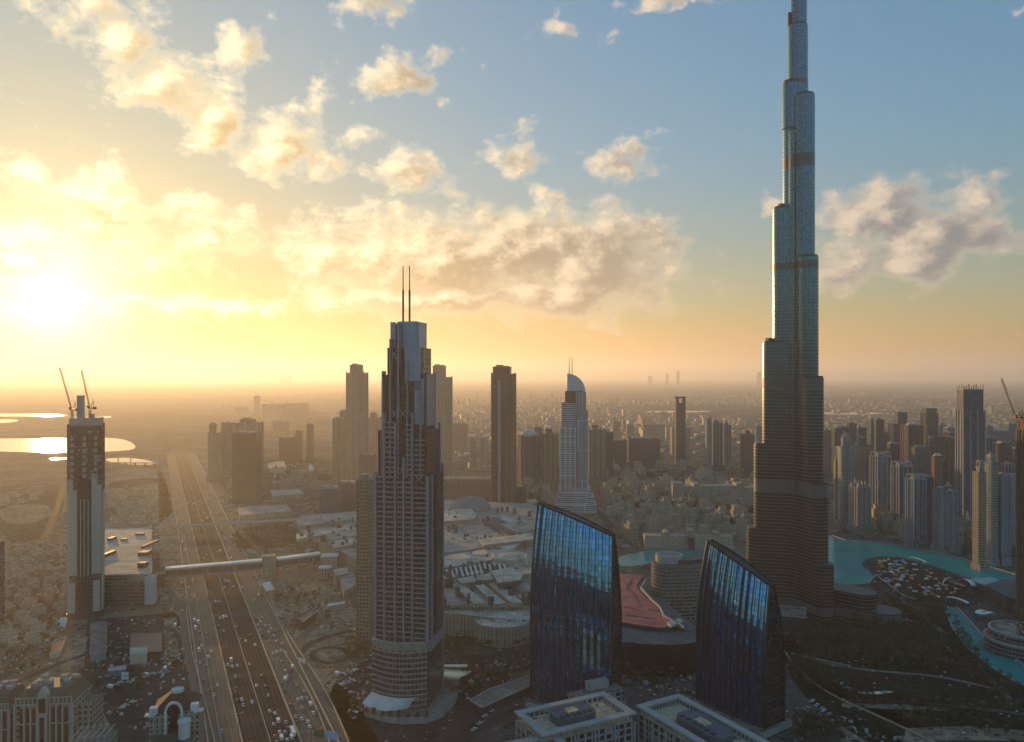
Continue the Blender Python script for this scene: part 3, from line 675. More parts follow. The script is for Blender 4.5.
def arch_tower(name, label, a, c, W, hl, hr, n=24):
    A, B = Vector(a), Vector(c); d = B - A; L = d.length; rz = math.atan2(d.y, d.x)
    t = thing(name, label, 'tower', (A.x, A.y, 0), rz)
    def h(x): s = x / L; return hl + (hr - hl) * s + 1.2 * math.sin(math.pi * s)
    def yf(s, x):
        return W * .40 * max(0, (s - .50) / .50) ** 1.5 - 2.6 * math.sin(math.pi * x / L)
    def xs(s, x):  # ends lean in a little towards the top
        k = 2.6 * max(0, (s - .45) / .55) ** 2 ; return x + k * (1 - 2 * x / L)
    rows = [0, .12, .24, .36, .45, .50, .54, .58, .63, .69, .75, .82, .88, .94, 1.0]
    for back in (0, 1):
        b = MB()
        for k in range(n):
            x0, x1 = L * k / n, L * (k + 1) / n
            for s0, s1 in zip(rows, rows[1:]):
                pts = []
                for (x, s, kk) in ((x0, s0, k), (x1, s0, k + 1), (x1, s1, k + 1), (x0, s1, k)):
                    y = yf(s, x) + (.55 if kk % 2 else 0)
                    pts.append((xs(s, x), (W - y) if back else y, s * h(x)))
                uv = [(x0, s0 * h(x0)), (x1, s0 * h(x1)), (x1, s1 * h(x1)), (x0, s1 * h(x0))]
                b.face(pts[::-1] if back else pts, uv[::-1] if back else uv)
        b.build('curved_glass_front' if not back else 'curved_glass_rear', M_MIR, t)
    b = MB()
    for k in range(n + 1):
        x = L * k / n
        for s0, s1 in zip(rows, rows[1:]):
            o = .55 if k % 2 else 0
            p = (xs(s0, x), yf(s0, x) + o - .35, s0 * h(x)); q = (xs(s1, x), yf(s1, x) + o - .35, s1 * h(x)); b.bar(p, q, .26, .6)
    b.build('mullion_fins', M_FIN, t)
    for x in (0, L):
        b = MB(); pts = [(xs(s, x) + (.25 if x else -.25) * -1, yf(s, x) + .1, s * h(x)) for s in rows] + [(xs(s, x) - (.25 if x else -.25), W - yf(s, x) - .1, s * h(x)) for s in rows[::-1]]
        b.face(pts if not x else pts[::-1], [(p[1], p[2]) for p in (pts if not x else pts[::-1])]); b.build('end_wall', M_END, t)
        b = MB()
        for s0, s1 in zip(rows, rows[1:]):
            for y in (lambda s: yf(s, x), lambda s: W - yf(s, x)):
                b.bar((xs(s0, x), y(s0), s0 * h(x)), (xs(s1, x), y(s1), s1 * h(x)), 1.3, 1.3)
        b.build('arched_edge', M_FIN, t)
        b = MB()
        for z in range(8, int(h(x)) - 4, 8):
            s = z / h(x); b.bar((xs(s, x) + (.3 if x else -.3), yf(s, x) + .4, z), (xs(s, x) + (.3 if x else -.3), W - yf(s, x) - .4, z), .25, .5)
        b.build('floor_lines', M_FIN, t)
    b = MB()
    for k in range(n):
        x0, x1 = L * k / n, L * (k + 1) / n
        b.face([(xs(1, x0), yf(1, x0) + .3, h(x0) + .02), (xs(1, x1), yf(1, x1) + .3, h(x1) + .02), (xs(1, x1), W - yf(1, x1) - .3, h(x1) + .02), (xs(1, x0), W - yf(1, x0) - .3, h(x0) + .02)])
        for y in (yf(1, x0), W - yf(1, x0)): b.bar((xs(1, x0), y, h(x0)), (xs(1, x1), y + (yf(1, x1) - yf(1, x0)) * (1 if y < W / 2 else -1), h(x1)), .9, 2.0)
    b.build('sloping_roof_rim', M_FIN, t)
    b = MB(); b.box(-3, L + 3, -6, W + 6, 0, 4.5, 0, 1); b.build('plinth', [M_CONC, M_PAVE], t)
    return t
arch_tower('glass_tower', 'dark blue mirror-glass tower with a slanted arched top, standing clear of the tallest tower', (15.6, 624), (78, 595), 25, 164, 143)
arch_tower('glass_tower', 'dark mirror-glass tower with a slanted arched top, in front of the tallest tower', (152, 624), (190, 571), 24, 134, 111)

# ------------------------------------------------------------------ pale flat-roofed blocks at the foot of the twin towers
M_FRAME = mat('pale_stone_frame', (.34, .33, .31), .7, var=.15)
M_GRID = facade('framed_office_wall', (.30, .29, .275), (.022, .025, .03), 4.4, 5.2, .74, .68, .12)
M_DECK = roof_mat('cream_roof_deck', (.58, .48, .32), 6, .25)
M_PLANT = mat('blue_grey_plant_room', (.085, .11, .14), .6, .2, .4, .2, .2)
def roof_block(label, corner, a, bvec, z, plant=True):
    A = Vector(corner); a = Vector(a); bv = Vector(bvec); la, lb = a.length, bv.length; rz = math.atan2(a.y, a.x)
    # local x along a, local y along minus b when b points to the viewer
    t = thing('office_block', label, 'office building', (A.x, A.y, 0), rz)
    sgn = 1 if (Vector((-a.y, a.x)).dot(bv) > 0) else -1
    y0, y1 = (0, lb) if sgn > 0 else (-lb, 0)
    b = MB(); b.box(0, la, y0, y1, 0, z - 6, 0, 1); b.build('walls', [M_GRID, M_DECK], t)
    b = MB(); nb = int(la / 7)
    for k in range(nb + 1):
        x = la * k / nb
        for y in (y0 - .5, y1 + .5): b.box(x - .7, x + .7, y - .45, y + .45, 0, z - 6.2)
    for k in range(int(lb / 7) + 1):
        y = y0 + lb * k / int(lb / 7)
        for x in (-.5, la + .5): b.box(x - .45, x + .45, y - .7, y + .7, 0, z - 6.21)
    b.build('facade_piers', M_FRAME, t)
    b = MB(); w = 3.6
    for (x0, x1, ya, yb) in ((-1.4, la + 1.4, y0 - 1.4, y0 + w), (-1.4, la + 1.4, y1 - w, y1 + 1.4), (-1.4, w, y0 + w + .003, y1 - w - .003), (la - w, la + 1.4, y0 + w + .003, y1 - w - .003)): b.box(x0, x1, ya, yb, z - 1.2, z)
    b.build('roof_frame', M_FRAME, t)
    b = MB()
    for k in range(nb * 2 + 1):
        x = la * k / (nb * 2)
        for y in (y0 + w - .5, y1 - w + .5): b.box(x - .35, x + .35, y - .35, y + .35, z - 6, z - 1.2)
    m2 = int(lb / 3.5)
    for k in range(1, m2):
        y = y0 + w + (lb - 2 * w) * k / m2
        for x in (w - .5, la - w + .5): b.box(x - .35, x + .35, y - .35, y + .35, z - 6, z - 1.2)
    b.build('roof_colonnade', M_FRAME, t)
    b = MB(); b.box(w + .6, la - w - .6, y0 + w + .6, y1 - w - .6, z - 6, z - 4.2, 0); b.build('roof_deck', M_DECK, t)
    for k in range(9):
        x = la * (.1 + .8 * rnd.random()); y = y0 + w + 2 + (lb - 2 * w - 4) * rnd.choice((rnd.uniform(0, .16), rnd.uniform(.84, 1)))
        b = MB(); b.box(x - rnd.uniform(.6, 2.4), x + rnd.uniform(.6, 2.4), y - .7, y + .7, z - 4.2, z - rnd.uniform(2.4, 3.6)); b.build('roof_duct', M_STEEL, t)
    if plant:
        cx, cyy, hx, hy = la * .47, (y0 + y1) / 2, la * .22, lb * .25; ch = hy * .5
        oc = [(cx - hx + ch, cyy - hy), (cx + hx - ch, cyy - hy), (cx + hx, cyy - hy + ch), (cx + hx, cyy + hy - ch), (cx + hx - ch, cyy + hy), (cx - hx + ch, cyy + hy), (cx - hx, cyy + hy - ch), (cx - hx, cyy - hy + ch)]
        b = MB(); b.prism(oc, z - 4.2, z + 1.2, 0, 0); pr = b.build('plant_room', M_PLANT, t)
        b = MB(); b.box(cx - hx * .28, cx + hx * .18, cyy - hy * .35, cyy + hy * .3, z + 1.2, z + 2.4); b.build('roof_hatch', M_DECK, pr)
        b = MB()
        for k in range(6): b.box(cx - hx * .8 + k * hx * .28, cx - hx * .66 + k * hx * .28, cyy - hy * .75, cyy - hy * .45, z + 1.2, z + 2.2)
        b.build('cooling_fans', M_DGREY, pr)
    return t
roof_block('pale framed office block with cream roof and plant room, below the left arched tower', (3.4, 510), (62, 31), (17, -32), 45)
roof_block('pale framed office block with cream roof and plant room, below the right arched tower', (118, 537), (36.6 * 1.25, -65 * 1.25), (-31, -18), 45)
roof_block('pale office block whose empty cream roof corner shows lowest, in front of two plant-roofed blocks', (-14, 471), (42, 15.5), (22, -60), 41, False)
b = MB(); b.rbox(64, 585, 0, 28, 44, 12, .45, 0, 1); tw = thing('link_building', 'low grey link block between the left arched tower and the pale office roofs', 'building')
b.build('walls', [M_GRID, M_ROOF], tw); b = MB(); b.rbox(66, 590, 28, 34, 18, 6, .45); b.build('roof_screen', M_FRAME, tw)

# ------------------------------------------------------------------ white hotel tower with a quarter-round crown
sD, DD = 1.985, 1509.0
hw = thing('hotel_tower', 'pale blue-white hotel tower with a quarter-round crown and two needle masts', 'tower', ((575.5 - 512) * sD, DD + 28, 0), R(-3))
M_HW = facade('hotel_balcony_wall', (.46, .48, .50), (.07, .085, .10), 3.7, 60, .98, .5, .2)
M_HW2 = facade('hotel_ribbed_wall', (.40, .43, .46), (.06, .08, .10), 60, 3.0, .5, .98, .2)
M_CROWN = mat('silver_blue_crown', (.36, .45, .52), .3, .6, .5, .1)
def hx(px): return (px - 575.5) * sD
def curved_front(x0, x1, y0, y1, bulge, n=10): return [(x0 + (x1 - x0) * k / n, y0 - bulge * math.sin(math.pi * k / n)) for k in range(n + 1)] + [(x1, y1), (x0, y1)]
b = MB(); b.prism(curved_front(hx(561), hx(577), -20, 24, 6), 0, 163, 0, 1); b.build('balcony_shaft', [M_HW, M_CONC], hw)
b = MB(); b.prism(curved_front(hx(575.5), hx(589), -15, 24, 7), 0, 200, 0, 1); b.build('ribbed_shaft', [M_HW2, M_CONC], hw)
b = MB(); b.prism(curved_front(hx(562.5), hx(576), -17, 20, 5), 163, 216, 0, 1); b.build('upper_shaft', [M_HW, M_CONC], hw)
b = MB(); b.prism(curved_front(hx(575), hx(587), -13, 20, 5), 200, 238, 0, 1); b.build('upper_shaft', [M_HW2, M_CONC], hw)
b = MB(); b.prism(curved_front(hx(566), hx(583), -12, 16, 3), 216, 240, 0, 0); b.build('dark_lounge_band', M_DARK, hw)
b = MB(); r = hx(586.5) - hx(568); pr = [(hx(568) + r * math.cos(t * math.pi / 24), 238 + 37 * math.sin(t * math.pi / 24)) for t in range(13)]
for (xa, za), (xb, zb) in zip(pr, pr[1:]): b.face([(xa, -8, za), (xa, 12, za), (xb, 12, zb), (xb, -8, zb)][::-1], None, 0, True)
b.face([(p[0], -8, p[1]) for p in pr] + [(hx(568), -8, 238)]); b.face([(p[0], 12, p[1]) for p in pr][::-1] + [(hx(568), 12, 238)][::-1]); b.face([(hx(568), -8, 238), (hx(568), -8, 275), (hx(568), 12, 275), (hx(568), 12, 238)])
b.build('quarter_round_crown', M_CROWN, hw)
for px in (570.3, 573.2): b = MB(); b.lathe([(.8, 240), (.8, 285), (.4, 309), (0, 309)], 6, hx(px), 0); b.build('mast', M_DGREY, hw)
for k, (w0, w1, z) in enumerate(((556.5, 597.5, 14), (557.5, 595, 30), (559, 592, 46))):
    b = MB(); b.prism(curved_front(hx(w0), hx(w1), -34 + 6 * k, 34 - 3 * k, 14 - k), 0, z, 0, 1); b.build('podium_step', [M_HW, M_ROOFL], hw)
for px in (561, 566, 571, 576, 589):
    b = MB(); b.box(hx(px) - .8, hx(px) + .8, -27, -24, 40, 170); b.build('pier', M_WHITE, hw)

# ------------------------------------------------------------------ tower under construction at the left
s1, D1 = 1.115, 848.0
ct = thing('construction_tower', 'unfinished cream and brown tower wrapped in scaffolding with two cranes on top', 'tower', ((86.2 - 512) * s1 * 1.02, D1 + 17, 0), R(25))
M_PANEL = facade('cream_cladding', (.46, .40, .31), (.22, .19, .14), 4.0, 6.0, .5, .10, .3)
M_SCAF = facade('scaffolded_floors', (.17, .115, .085), (.05, .035, .03), 4.0, 2.6, .66, .72, .7, var=.8, blinds=.16)
M_CORE = facade('dark_recess', (.06, .055, .055), (.022, .022, .025), 4.0, 3.2, .6, .6, .25)
b = MB(); b.box(-15.5, 15.5, -15, 17, 0, 214, 0, 1); b.build('concrete_frame', [M_SCAF, M_CONC], ct)
for x0, x1, zt in ((-17.3, -7.8, 143), (6.2, 16.4, 148)):
    b = MB(); b.box(x0, x1, -17.4, -15.003, 48, zt, 0, 0); b.box(x0, x0 + (x1 - x0) * .55, -17.2, -15.003, zt, zt + 12); b.box(x0 + 1.5, x1 - 2, -17.3, -15.003, 4, 40); b.build('cream_panelling', M_PANEL, ct)
b = MB(); b.box(-18, -15.503, -14, 16, 0, 150, 0, 0); b.box(15.503, 17.4, -14, 16, 0, 150, 0, 0); b.build('side_panelling', M_PANEL, ct)
b = MB(); b.box(-7.6, 6.0, -16.0, -15.003, 0, 158, 0, 0); b.build('dark_recess', M_CORE, ct)
b = MB()
for x in (-4.6, -1.0, 2.8): b.box(x - .5, x + .5, -16.9, -16.003, 46, 132)
b.build('recess_fins', M_PANEL, ct)
b = MB()
for z in range(154, 214, 4): b.box(-17.6, 17.4, -17, 18, z, z + .5)
for k in range(13):
    x = -17.3 + 34.4 * k / 12; b.box(x - .2, x + .2, -17.1, -16.7, 140, 216); b.box(x - .2, x + .2, 17.9, 18.2, 140, 216)
for k in range(11):
    y = -16.6 + 34 * k / 10
    for x in (-17.7, 17.3): b.box(x - .2, x + .2, y - .2, y + .2, 140, 216)
b.build('scaffold', mat('rusty_scaffold', (.15, .09, .06), .8, .2, .3, .3), ct)
b = MB(); b.box(-15.9, 16.2, -16.4, 17, 214.003, 223); b.build('formwork_band', mat('pale_formwork', (.40, .34, .28), .85, var=.35, scale=.3), ct)
b = MB(); r2 = random.Random(3)
for k in range(26):
    x = r2.uniform(-15, 14); zz = 150 + 4 * r2.randrange(15); b.box(x, x + r2.uniform(.8, 2.2), -17.6, -17.003, zz, zz + 3)
for x in (-13, -1, 10):
    for z in range(156, 200, 7): b.box(x - 1.6, x + 1.8, -17.5, -17.1, z, z + 4.6)
b.build('facade_elements', mat('grey_facade_elements', (.34, .29, .26), .8, var=.4, scale=.3), ct)
b = MB(); b.box(-9.5, -2.2, -3, 6, 223, 248); b.box(3, 8, -4, 2, 223, 227); b.build('lift_core', M_CONC, ct)
b = MB(); b.box(-18.5, 18.5, -19.5, 18, 0, 6); b.build('base_block', M_DGREY, ct)
def crane(label, x, y, z, dx, dz, mast=9):
    t = thing('tower_crane', label, 'crane', (x, y, z)); M = mat('crane_steel', (.14, .10, .04), .6, .3, .3, .2); b = MB()
    for a, c in ((-1, -1), (1, -1), (1, 1), (-1, 1)): b.bar((a, c, 0), (a, c, mast), .35)
    for k in range(int(mast / 3)):
        b.bar((-1, -1, 3 * k), (1, -1, 3 * k + 3), .22); b.bar((1, 1, 3 * k), (1, -1, 3 * k + 3), .22); b.bar((-1, 1, 3 * k), (-1, -1, 3 * k + 3), .22)
    b.build('mast', M, t)
    b = MB(); b.box(-2, 4.5, -1.8, 1.8, mast, mast + 1.2); b.box(4, 6.5, -1.6, 1.6, mast - 1, mast + 2); b.build('counter_jib', M_DGREY, t)
    b = MB(); b.box(-2.4, 0, -2.4, -.9, mast + 1.2, mast + 3.6); b.build('cab', M_DGREY, t)
    b = MB(); b.bar((1, 0, mast + 1), (3.5, 0, mast + 9), .4); b.bar((4.5, 0, mast + 1), (3.5, 0, mast + 9), .4); b.bar((3.5, 0, mast + 9), (dx, 0, mast + dz), .14); b.build('back_mast', M, t)
    b = MB(); L = math.hypot(dx, dz); n = max(6, int(L / 3)); st = Vector((-1, 0, mast + 1)); en = Vector((dx, 0, mast + dz)); ax = (en - st).normalized(); up = Vector((ax.z, 0, -ax.x)) * (-1 if ax.z < 0 else 1)
    ch = lambda k, o, w: st + (en - st) * (k / n) + Vector((0, w, 0)) + (up * o)
    for w, o in ((-.6, 0), (.6, 0), (0, 1.2)): b.bar(ch(0, o, w), ch(n, o, w), .3)
    for k in range(n): b.bar(ch(k, 0, -.6), ch(k + 1, 1.2, 0), .16); b.bar(ch(k, 1.2, 0), ch(k + 1, 0, .6), .16)
    b.build('jib', M, t); b = MB(); b.bar(en, en - Vector((0, 0, dz * .3)), .12); b.build('hoist_rope', M_DGREY, t)
    return t
crane('yellow luffing crane with raised jib on the left edge of the unfinished cream tower', (71 - 512) * s1 * 1.01, D1 + 10, 222.5, -14.5, 48)
crane('yellow luffing crane with raised jib on the right side of the unfinished cream tower', (90 - 512) * s1 * 1.01, D1 + 8, 222.5, -10, 43, 11)
# ------------------------------------------------------------------ towers, each placed by the foot and roof line seen in the photograph
FA = {}
def F_(key):
    if key in FA: return FA[key]
    spec = dict(
        brown=((.13, .095, .07), (.035, .03, .028), dict(fh=3.8, bw=3.0, wf=.62, hf=.5)),
        tan=((.26, .20, .145), (.06, .05, .042), dict(fh=3.8, bw=3.4, wf=.5, hf=.5)),
        beige=((.28, .235, .175), (.08, .07, .06), dict(fh=3.6, bw=3.6, wf=.5, hf=.46)),
        cream=((.33, .29, .23), (.08, .078, .07), dict(fh=3.6, bw=4.2, wf=.5, hf=.5, pier=4)),
        pale=((.22, .24, .26), (.065, .075, .085), dict(fh=3.6, bw=3.2, wf=.62, hf=.55, pier=5)),
        palerib=((.19, .21, .24), (.05, .06, .07), dict(fh=3.6, bw=5.2, wf=.5, hf=.86)),
        grey=((.115, .13, .15), (.045, .052, .06), dict(fh=3.8, bw=3.0, wf=.7, hf=.6)),
        slate=((.08, .092, .11), (.03, .036, .042), dict(fh=3.8, bw=2.6, wf=.7, hf=.66, rough=.12)),
        teal=((.10, .15, .165), (.055, .105, .125), dict(fh=3.8, bw=2.6, wf=.86, hf=.8, rough=.1, metal=.45)),
        blue=((.13, .16, .19), (.075, .12, .16), dict(fh=3.8, bw=2.8, wf=.86, hf=.78, rough=.1, metal=.45)),
        rust=((.15, .085, .06), (.05, .035, .03), dict(fh=3.7, bw=3.0, wf=.6, hf=.55)),
        green=((.20, .225, .215), (.05, .07, .07), dict(fh=3.6, bw=3.0, wf=.6, hf=.55)),
        raw=((.20, .185, .165), (.035, .033, .032), dict(fh=3.8, bw=4.0, wf=.72, hf=.66, rough=.7)),
    )[key]
    FA[key] = facade('facade_' + key, spec[0], spec[1], **spec[2]); return FA[key]
M_TRIM = {'brown': mat('brown_piers', (.17, .13, .10), .8), 'tan': mat('tan_piers', (.30, .24, .18), .8), 'dark': mat('dark_piers', (.06, .06, .065), .7), 'pale': mat('pale_piers', (.26, .28, .31), .75), 'cream': mat('cream_piers', (.36, .32, .25), .8)}
tr = random.Random(11)
def tower(label, xl, xr, yt, yb, wall='grey', kind='slab', yaw=0.0, ratio=.8, trim='pale', levels=None, crown='boxes', podium=True, group=None, name='tower', cat='tower', bay=None):
    """levels: [(row where the mass ends, left col, right col)] above the main shaft"""
    D = H * F / (yb - HY); s = D / F; xc = (xl + xr) / 2; W = (xr - xl) * s; view = math.atan((xc - 512) / F)
    a = R(yaw); rel = abs(a + view); w = W / (math.cos(rel) + ratio * math.sin(rel)); d = w * ratio
    c = math.cos(a); off = d / 2
    t = thing(name, label, cat, ((xc - 512) * s * (1 + off / D), D + off, 0), a, group)
    zt = H - (yt - HY) * s; zs = zt
    m = [F_(wall), M_ROOF]; tm = M_TRIM[trim]
    lv = []
    if levels:
        for (y, l, r) in levels: lv.append((H - (y - HY) * s, (l - xc) * s * w / W, (r - xc) * s * w / W))
    if kind == 'slab':
        b = MB(); b.box(-w/2, w/2, -d/2, d/2, 0, zs, 0, 1); b.build('shaft', m, t)
    elif kind == 'pier':                                      # corner piers and a recessed centre
        b = MB(); b.box(-w/2 + .6, w/2 - .6, -d/2 + .6, d/2 - .6, 0, zs, 0, 1); b.build('shaft', m, t)
        for x in (-w/2, -w * .17, w * .17, w/2):
            b = MB(); pw = max(1.2, w * .05)
            b.box(x - pw/2, x + pw/2, -d/2 - .5, -d/2 + 1.6, 0, zs + tr.uniform(1, 5)); b.box(x - pw/2, x + pw/2, d/2 - 1.6, d/2 + .5, 0, zs + 2); b.build('pier', tm, t)
        for y in (-d * .2, d * .2):
            for x in (-w/2, w/2):
                b = MB(); b.box(x - .55, x + .55, y - w * .03, y + w * .03, 0, zs + 2); b.build('pier', tm, t)
    elif kind == 'bays':                                      # stacks of balconies between solid strips
        b = MB(); b.box(-w/2, w/2, -d/2, d/2, 0, zs, 0, 1); b.build('shaft', m, t)
        n = bay or 3
        for k in range(n):
            x0 = -w/2 + w * (k + .22) / n; x1 = -w/2 + w * (k + .78) / n; b = MB(); z = 12
            while z < zs - 4: b.box(x0, x1, -d/2 - 1.5, -d/2 - .003, z, z + 1.1); z += 3.7
            b.build('balcony_stack', tm, t)
        b = MB(); z = 12
        while z < zs - 4:
            for x in (-w/2 - 1.2, w/2 + .003): b.box(x, x + 1.197, -d * .22, d * .22, z, z + 1.1)
            z += 3.7
        b.build('balcony_stack', tm, t)
    elif kind == 'round':                                     # bowed front
        n = 12; pl = [(-w/2 + w * k / n, -d/2 + d * .22 - d * .3 * math.sin(math.pi * k / n)) for k in range(n + 1)] + [(w/2, d/2), (-w/2, d/2)]
        b = MB(); b.prism(pl, 0, zs, 0, 1); b.build('shaft', m, t)
        b = MB(); z = 10
        while z < zs - 3:
            b.prism([(x * 1.02, y - .9) for x, y in pl[1:n]] + [(w * .4, 0), (-w * .4, 0)], z, z + 1.0, 0, 0, True, True); z += 3.7
        b.build('balcony_rings', tm, t)
    elif kind == 'drum':
        b = MB(); b.prism(circle(0, 0, w/2, d/2, 24), 0, zs, 0, 1); b.build('shaft', m, t)
    z0 = zs
    for k, (z, l, r) in enumerate(lv):
        dd = d * max(.35, min(1, (r - l) / w)) * .96
        b = MB(); b.box(l, r, -dd/2, dd/2, z0, z, 0, 1); b.build('upper_tier', m, t)
        b = MB(); b.box(l - .6, r + .6, -dd/2 - .6, dd/2 + .6, z, z + 1.4); b.build('cornice', tm, t); z0 = z + 1.4
    l, r = (lv[-1][1], lv[-1][2]) if lv else (-w/2, w/2); dd = d * max(.35, min(1, (r - l) / w)) * .9
    if crown == 'boxes':
        b = MB(); b.box(l + (r-l)*.15, l + (r-l)*.55, -dd*.3, dd*.2, z0, z0 + 5); b.box(l + (r-l)*.6, l + (r-l)*.85, -dd*.2, dd*.35, z0, z0 + 3.2); b.build('roof_plant', M_CONC, t)
        b = MB()
        q4 = [(l + .4, -dd/2 + .4), (r - .4, -dd/2 + .4), (r - .4, dd/2 - .4), (l + .4, dd/2 - .4)]
        for a_, c_ in zip(q4, q4[1:] + q4[:1]): b.bar((*a_, z0 + .8), (*c_, z0 + .8), .8, 1.6)
        b.build('parapet', tm, t)
    elif crown == 'peaks':
        b = MB(); n = 4
        for k in range(n):
            for y in (-dd/2 + 1, dd/2 - 1):
                x = l + (r - l) * (k + .5) / n; q = max(1.2, (r - l) * .06); hh = (5, 9, 9, 5)[k] + tr.uniform(0, 3)
                b.prism(rect(x, y, q * 2, q * 2), z0, z0 + hh * .6, 0, 0); b.prism(rect(x, y, q * 1.9, q * 1.9), z0 + hh * .6, z0 + hh * 1.4, 0, 0, top_poly=rect(x, y, .2, .2))
        b.build('crown_pinnacles', tm, t)
        b = MB(); b.box(l + (r-l)*.2, r - (r-l)*.2, -dd*.3, dd*.3, z0, z0 + 7, 0, 1); b.build('roof_lantern', m, t)
    elif crown == 'frame':                                    # open roof frame
        b = MB()
        for x in (l + .6, (l + r) / 2, r - .6):
            for y in (-dd/2 + .6, dd/2 - .6): b.bar((x, y, z0), (x, y, z0 + 8), 1.0)
        for y in (-dd/2 + .6, dd/2 - .6): b.bar((l, y, z0 + 8), (r, y, z0 + 8), 1.2)
        for x in (l + .6, r - .6): b.bar((x, -dd/2, z0 + 8), (x, dd/2, z0 + 8), 1.2)
        b.build('crown_frame', tm, t); b = MB(); b.box(l + (r-l)*.2, r - (r-l)*.3, -dd*.25, dd*.25, z0, z0 + 5.5); b.build('roof_plant', M_CONC, t)
    elif crown == 'dome':
        b = MB(); b.lathe([((r - l) * .46 * math.cos(k * math.pi / 12), z0 + (r - l) * .30 * math.sin(k * math.pi / 12)) for k in range(7)], 18); b.build('dome', mat('pale_dome', (.42, .40, .36), .5), t)
    elif crown == 'horns':                                    # a notch between two raised edges
        b = MB()
        for sx in (-1, 1):
            xa = l if sx < 0 else r - (r - l) * .3; b.box(xa, xa + (r - l) * .3, -dd/2, dd/2, z0, z0 + 18)
        b.build('crown_horns', m, t); b = MB(); b.box(l, r, -dd/2 + .2, dd/2 - .2, z0 + 14, z0 + 18.3); b.build('crown_bridge', tm, t)
    elif crown == 'slope':
        b = MB(); b.prism(rect((l + r) / 2, 0, r - l, dd), z0, lambda x, y: z0 + 3 + (x - l) / (r - l) * 9, 0, 1); b.build('sloped_crown', m, t)
    elif crown == 'scaffold':
        b = MB()
        for k in range(9):
            x = l + (r - l) * k / 8
            for y in (-dd/2, dd/2): b.bar((x, y, z0 - 30), (x, y, z0 + 5 + (k % 3) * 2), .7)
        for j in range(6):
            for y in (-dd/2 - .3, dd/2 + .3): b.bar((l, y, z0 - 28 + 5.5 * j), (r, y, z0 - 28 + 5.5 * j), .7)
        b.build('scaffold', M_TRIM['dark'], t)
    if podium:
        b = MB(); b.box(-w * .62, w * .62, -d * .62, d * .62, 0, tr.uniform(9, 16), 0, 1); b.build('podium', [F_(wall), M_ROOF], t)
    return t
T = tower
# --- left, along the motorway
T('broad dark brown tower with a flat roof beside the motorway', 233, 261, 434, 503, 'brown', 'slab', 2, .8, 'brown', crown='boxes')
T('slim tan stepped tower at the left end of the cluster by the motorway', 208.5, 222, 433, 481, 'tan', 'pier', 8, .8, 'tan', [(425, 209, 216)])
T('broad hazy tan tower behind the dark brown tower', 223, 262, 423, 480, 'tan', 'pier', 0, .5, 'tan', [(420.5, 241, 256)])
T('squat dark tower, left of two slim ones, in the haze beyond the brown tower', 279.5, 296, 438, 465, 'brown', 'slab', 5, .9, 'brown')
T('slim tower touching the right side of the squat dark tower', 295.5, 302.5, 431, 462, 'brown', 'slab', 0, 1, 'brown')
T('thinnest lone tower in the haze with a flat top', 306.5, 313.8, 424.5, 463, 'brown', 'slab', 0, 1, 'brown')
T('low hazy block behind the squat dark tower', 273, 289, 421.5, 437, 'tan', 'slab', 0, .8, 'tan', podium=False)
T('tall twin tower with round-shouldered top, left of the foreground hotel tower', 346.5, 368, 373, 490, 'beige', 'pier', -6, .9, 'tan', [(366, 349.5, 363)], crown='boxes')
T('shorter ribbed beige tower attached to the left of the tall beige twin', 332.5, 348, 419, 486, 'beige', 'bays', 0, 1, 'cream', crown='boxes', bay=2)
T('tan tower with a round lantern top behind the shorter ribbed beige tower', 339.5, 347, 411, 475, 'tan', 'slab', 0, 1, 'tan', crown='dome')
T('tall beige twin tower half hidden behind the foreground hotel tower', 429, 452, 377, 480, 'beige', 'pier', 6, .9, 'tan', [(366.5, 432.5, 446)], crown='boxes')
T('dim tan tower between the tall beige twin and the foreground hotel tower', 368, 381, 418, 462, 'tan', 'pier', 0, 1, 'tan', [(414, 370, 377)])
T('dark block behind the tall beige twin with a flat roof', 360, 377, 456, 492, 'slate', 'slab', 0, .8, 'dark')
T('grey octagonal office block with a pale roof beside the mall car park', 320, 342, 489, 513, 'grey', 'slab', 12, .9, 'pale', podium=False)
T('dark office block joined to the pale-roofed grey one', 338, 358, 484, 511, 'slate', 'slab', 12, .9, 'dark', podium=False)
T('narrow golden-brown ribbed tower at the left shoulder of the foreground hotel tower', 356.5, 377, 480, 639, 'tan', 'bays', -10, 1.1, 'tan', crown='boxes', podium=False, bay=1)
# --- middle
T('tall dark brown tower with a notched crown and one pale stripe', 491.5, 516, 374, 514, 'brown', 'pier', -8, .8, 'brown', [(368, 492.5, 511.5)], crown='boxes')
b = MB(); DD2 = H * F / 138; b.box((498 - 512) * DD2 / F, (500.5 - 512) * DD2 / F, DD2 - 6, DD2 - 2, 0, 262)
o = thing('vertical_sign_mast', 'thin pale vertical strip rising on the face of the notched dark brown tower', 'facade strip'); b.build('strip', M_TRIM['pale'], o)
T('broad grey tower with a pale domed cap right of the notched dark brown tower', 518, 540, 436, 491, 'grey', 'pier', 10, .8, 'dark', crown='dome')
T('brown-grey tower half hidden at the left edge of the white hotel tower', 542, 558, 434, 492, 'tan', 'pier', 0, .9, 'dark', [(431, 545, 552)])
T('dim tower at the right edge of the white hotel tower', 588, 606, 430, 480, 'tan', 'pier', 0, .9, 'dark', [(427, 591, 598)])
T('slate tower second to the right of the white hotel tower', 604, 613.5, 433, 476, 'slate', 'slab', 0, .9, 'dark')
T('thin grey tower just left of the white hotel tower', 534, 542, 428, 474, 'grey', 'slab', 0, 1, 'dark')
T('far beige block with flat top left of the dark brown notched tower', 452, 468, 424, 452, 'tan', 'slab', 0, .7, 'tan', podium=False)
T('pale narrow tower, left of a matching pair by the pond', 469.5, 477, 439, 467, 'cream', 'slab', 4, 1, 'cream', podium=False)
